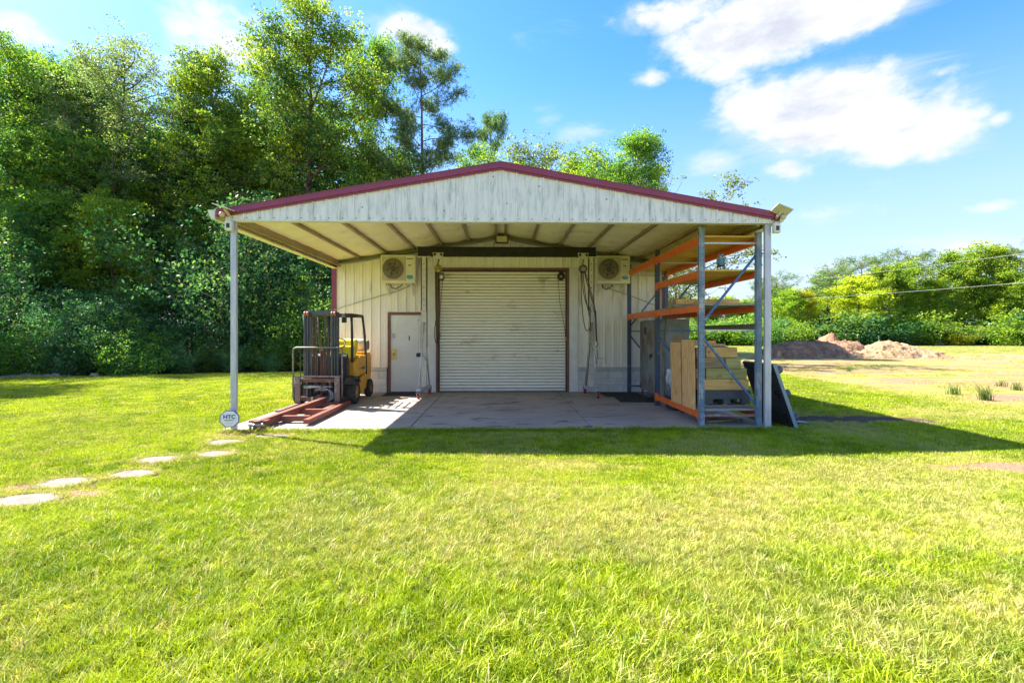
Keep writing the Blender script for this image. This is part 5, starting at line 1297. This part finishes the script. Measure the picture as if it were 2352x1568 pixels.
def grassmat(name):
    m,b=newmat(name); o=b.n('ShaderNodeOutputMaterial')
    ti=b.n('ShaderNodeAttribute',attribute_name='tint',attribute_type='INSTANCER').outputs['Fac']; dr=b.n('ShaderNodeAttribute',attribute_name='dry',attribute_type='INSTANCER').outputs['Fac']
    col=b.mix(ti,(.12,.21,.008),(.47,.56,.016)); col=b.mix(dr,col,(.58,.50,.22))
    P=b.n('ShaderNodeNewGeometry').outputs['Position']; nn=b.noise(P,30,2)
    col=b.mix(b.m('MULTIPLY',b.ss(nn,.55,.75),.5),col,(.46,.50,.16))
    p=b.n('ShaderNodeBsdfPrincipled'); b.set(p.inputs['Base Color'],col); p.inputs['Roughness'].default_value=.5; p.inputs['Specular IOR Level'].default_value=.22
    t=b.n('ShaderNodeBsdfTranslucent'); b.set(t.inputs[0],b.mix(1.,col,(1.2,1.2,.6),'MULTIPLY')); mx=b.n('ShaderNodeMixShader'); mx.inputs[0].default_value=.32
    m.node_tree.links.new(p.outputs[0],mx.inputs[1]); m.node_tree.links.new(t.outputs[0],mx.inputs[2]); m.node_tree.links.new(mx.outputs[0],o.inputs[0]); return m
gmat=grassmat('grass_blade')
# the source clumps sit in a collection that is not linked to the scene
def field(name,label,P_,ang,scl,tint,dry,meshes):
    src=bpy.data.collections.new(name+'_clumps')
    for i,me in enumerate(meshes):
        src.objects.link(bpy.data.objects.new('clump',me))
    me=bpy.data.meshes.new(name); me.vertices.add(len(P_)); me.vertices.foreach_set('co',np.asarray(P_,np.float32).ravel())
    for nm,arr in (('ang',ang),('scl',scl),('tint',tint),('dry',dry)):
        a=me.attributes.new(nm,'FLOAT','POINT'); a.data.foreach_set('value',np.asarray(arr,np.float32))
    me.update()
    o=link(name,me); tag(o,label,'grass',None,'stuff')
    ng=bpy.data.node_groups.new(name,'GeometryNodeTree'); ng.interface.new_socket('Geometry',in_out='INPUT',socket_type='NodeSocketGeometry'); ng.interface.new_socket('Geometry',in_out='OUTPUT',socket_type='NodeSocketGeometry')
    N=ng.nodes; L=ng.links; gi=N.new('NodeGroupInput'); go=N.new('NodeGroupOutput'); ip=N.new('GeometryNodeInstanceOnPoints'); ci=N.new('GeometryNodeCollectionInfo')
    ci.inputs['Collection'].default_value=src; ci.inputs['Separate Children'].default_value=True; ci.inputs['Reset Children'].default_value=True
    m2p=N.new('GeometryNodeMeshToPoints'); m2p.inputs['Radius'].default_value=.001
    L.new(gi.outputs[0],m2p.inputs['Mesh']); L.new(m2p.outputs[0],ip.inputs['Points']); L.new(ci.outputs[0],ip.inputs['Instance']); ip.inputs['Pick Instance'].default_value=True
    ri=N.new('FunctionNodeRandomValue'); ri.data_type='INT'; ri.inputs['Min'].default_value=0; ri.inputs['Max'].default_value=len(meshes)-1
    L.new(ri.outputs[2],ip.inputs['Instance Index'])
    def att(nm):
        a=N.new('GeometryNodeInputNamedAttribute'); a.data_type='FLOAT'; a.inputs['Name'].default_value=nm; return a.outputs[0]
    cx=N.new('ShaderNodeCombineXYZ'); L.new(att('ang'),cx.inputs[2]); er=N.new('FunctionNodeEulerToRotation'); L.new(cx.outputs[0],er.inputs[0]); L.new(er.outputs[0],ip.inputs['Rotation'])
    L.new(att('scl'),ip.inputs['Scale']); L.new(ip.outputs[0],go.inputs[0])
    md=o.modifiers.new('clumps','NODES'); md.node_group=ng
    return o
def vnoise(x,y,s,seed):
    r=np.random.default_rng(seed); T=r.uniform(size=(128,128)); X=x*s; Y=y*s; i=np.floor(X).astype(int); j=np.floor(Y).astype(int); fx=X-i; fy=Y-j
    fx=fx*fx*(3-2*fx); fy=fy*fy*(3-2*fy); g=lambda a,c:T[a%128,c%128]
    return (g(i,j)*(1-fx)+g(i+1,j)*fx)*(1-fy)+(g(i,j+1)*(1-fx)+g(i+1,j+1)*fx)*fy
def fbm(x,y,s,seed): return (vnoise(x,y,s,seed)+.5*vnoise(x,y,s*2.1,seed+1)+.25*vnoise(x,y,s*4.3,seed+2))/1.75
def ok(x,y):
    m=~((x>-4.47)&(x<4.58)&(y>8.33)&(y<25))
    m&=~((x>4.5)&(x<4.93)&(y>8.4)&(y<9.5))
    for (sx2,sy2,rx,ry,_) in st: m&=((x-sx2)/(rx*.93))**2+((y-sy2)/(ry*.93))**2>1
    m&= y<22.6+.24*x+np.where(x>2,30,0)+.4
    return m
patches=((.85,6.15,.8,.38,.8),(2.6,5.0,1.0,.32,.7),(1.5,4.3,1.1,.32,.6),(.2,5.3,.6,.22,.6),(3.3,4.0,.9,.4,.7),(5.9,5.95,1.2,.34,1.),(-4.2,5.1,.6,.3,.9),(-4.7,5.45,.6,.28,.9),(-4.1,8.1,.6,.4,.8),(6.6,9.3,2.2,.55,1.),(2.9,2.9,.8,.4,.6))
def dryness(x,y):
    n=fbm(x,y,2.5,50); d=np.clip((fbm(x,y,.7,60)-.44)*2.8,0,.8)*np.clip(.30+.10*(x+3),.15,.8)
    bare=np.zeros_like(x)
    for (cx,cy,rx,ry,a) in patches:
        q=np.sqrt(((x-cx)/rx)**2+((y-cy)/ry)**2)+(n-.5)*1.1
        f=np.clip(1.15-q,0,1)*a; d=np.maximum(d,f); 
        bare=np.maximum(bare,np.clip((1.0-q)*1.8,0,1)*(a if a>=.9 else a*.55))
    for (sx2,sy2,rx,ry,_) in st:
        q=np.sqrt(((x-sx2)/rx)**2+((y-sy2)/ry)**2); d=np.maximum(d,np.clip(1.6-q,0,.6)); bare=np.maximum(bare,np.clip((1.25-q)*2,0,.6))
    return d,bare
def scatter(name,label,y0,y1,dens,meshes,seed,smin,smax,half=1.08,extra=1.5):
    rg=np.random.default_rng(seed)
    n=int(dens*(2*(half*(y0+y1)/2+extra))*(y1-y0))
    y=rg.uniform(y0,y1,n*2); xm=half*y1+extra; x=rg.uniform(-xm,xm,n*2)
    keep=(np.abs(x)<half*y+extra); x,y=x[keep],y[keep]
    x,y=x[:n],y[:n]
    k=ok(x,y); x,y=x[k],y[k]
    d,bare=dryness(x,y)
    trk=np.clip((x-10.4+(fbm(x,y,.5,70)-.5)*2.4)/.9,0,1); bare=np.maximum(bare,trk*(.80+.18*(fbm(x,y*2,.5,80)>.5))*(y<39))
    k=rg.uniform(size=len(x))>bare; x,y,d,trk=x[k],y[k],d[k],trk[k]
    big=fbm(x,y,.8,90); sm=vnoise(x,y,5,91)
    sc=rg.uniform(smin,smax,len(x))*(.8+.4*big)*(1-.35*d)
    tint=np.clip(.42+.8*(fbm(x,y,1.3,95)-.4)+rg.normal(0,.30,len(x)),0,1)
    dr=np.clip(d*rg.uniform(.3,1.4,len(x))+.4*trk+ (rg.uniform(size=len(x))<.13)*.75,0,1)
    z=np.full_like(x,GZ)
    return field(name,label,np.stack([x,y,z],1),rg.uniform(0,6.28,len(x)),sc,tint,dr,meshes)
near=[clump('near%d'%i,100+i,24,.045,.046,.0048,gmat,spread=1.25) for i in range(6)]+[clump('long%d'%i,120+i,14,.05,.072,.0062,gmat,spread=1.3) for i in range(2)]
mid_=[clump('mid%d'%i,200+i,34,.10,.046,.0072,gmat,spread=.9) for i in range(5)]
farm=[clump('farc%d'%i,300+i,34,.19,.046,.013,gmat,spread=.9) for i in range(5)]
scatter('lawn_grass','bright green lawn of short tangled grass in the foreground',1.5,5.2,760,near,1,.75,1.3)
scatter('lawn_grass','bright green lawn between the foreground and the canopy',5.2,10.0,280,mid_,2,.65,1.1)
scatter('lawn_grass','bright green lawn stretching back to the wood',10.0,23.5,60,farm,3,.7,1.1,extra=1)
_ok=ok
ok=lambda x,y:(x>9)
scatter('field_grass','patchy thin grass on the dirt track and the far field',23.5,62,9,farm,4,1.0,2.0,extra=1)
ok=_ok
# grass tufts creeping over the slab edge
rg=np.random.default_rng(77); n=1500; x=rg.uniform(-4.5,4.6,n); y=8.26-np.abs(rg.normal(0,.05,n))+.02
field('edge_grass','fringe of longer grass along the front edge of the slab',np.stack([x,y,np.full(n,GZ)],1),rg.uniform(0,6.28,n),rg.uniform(.9,1.7,n),rg.uniform(.1,.8,n),np.where(x<-2.8,.5,.1)*rg.uniform(0,1,n),near)
rg=np.random.default_rng(78); X_=[];Y_=[]
for (sx2,sy2,rx,ry,_) in st:
    a=rg.uniform(0,6.28,90); q=rg.normal(1.0,.07,90); X_.append(sx2+rx*q*np.cos(a)); Y_.append(sy2+ry*q*np.sin(a))
X_=np.concatenate(X_); Y_=np.concatenate(Y_); n=len(X_)
field('edge_grass','ring of browned grass creeping over the rims of the stepping stones',np.stack([X_,Y_,np.full(n,GZ+.005)],1),rg.uniform(0,6.28,n),rg.uniform(.5,1.0,n),rg.uniform(.1,.8,n),rg.uniform(.2,1,n),near)
# tall weeds in the track
weedm=leafmat('weed_blade',(.06,.12,.03),(.11,.19,.04),(.25,.28,.08),.35)
def weed(x,y,h,n,seed,label):
    rg=np.random.default_rng(seed); V=[];F=[]
    for i in range(n):
        a=rg.uniform(0,6.28); r=.16*rg.uniform(); bx,by=r*math.cos(a),r*math.sin(a); b_=rg.uniform(0,6.28); ln=h*rg.uniform(.5,1.1); be=rg.uniform(.1,.7)*ln; w=.016
        c=rg.uniform(0,6.28); s1,s2=math.cos(c)*w/2,math.sin(c)*w/2; o=len(V); prev=None
        for q in range(5):
            f=q/4; ww=1-f*.95; px2=bx+math.cos(b_)*be*f*f; py2=by+math.sin(b_)*be*f*f; pz=ln*(f-.22*f*f)
            V+=[(px2-s1*ww,py2-s2*ww,pz),(px2+s1*ww,py2+s2*ww,pz)]
        for q in range(4): F.append((o+2*q,o+2*q+1,o+2*q+3,o+2*q+2))
    me=fastmesh('weed_clump',V,F,weedm,rg.uniform(0,1,len(V))); o=link('weed_clump',me,None,(x,y,GZ)); tag(o,label,'weeds','tall weeds on the dirt track')
for i,(u,Y,h,n,l) in enumerate(((2190,13.0,.42,60,'sprawling weed clump, leftmost on the near dirt track'),(2262,11.9,.55,80,'tall upright weed clump near the right edge, nearest the lawn'),(2332,14.0,.42,50,'weed clump farthest right on the dirt track'),(2300,15,.30,40,'small weed clump between the two right-hand clumps'),(1950,21,.35,50,'lone weed clump in the middle of the dirt track'))):
    weed(U(u,Y),Y,h,n,500+i,l)
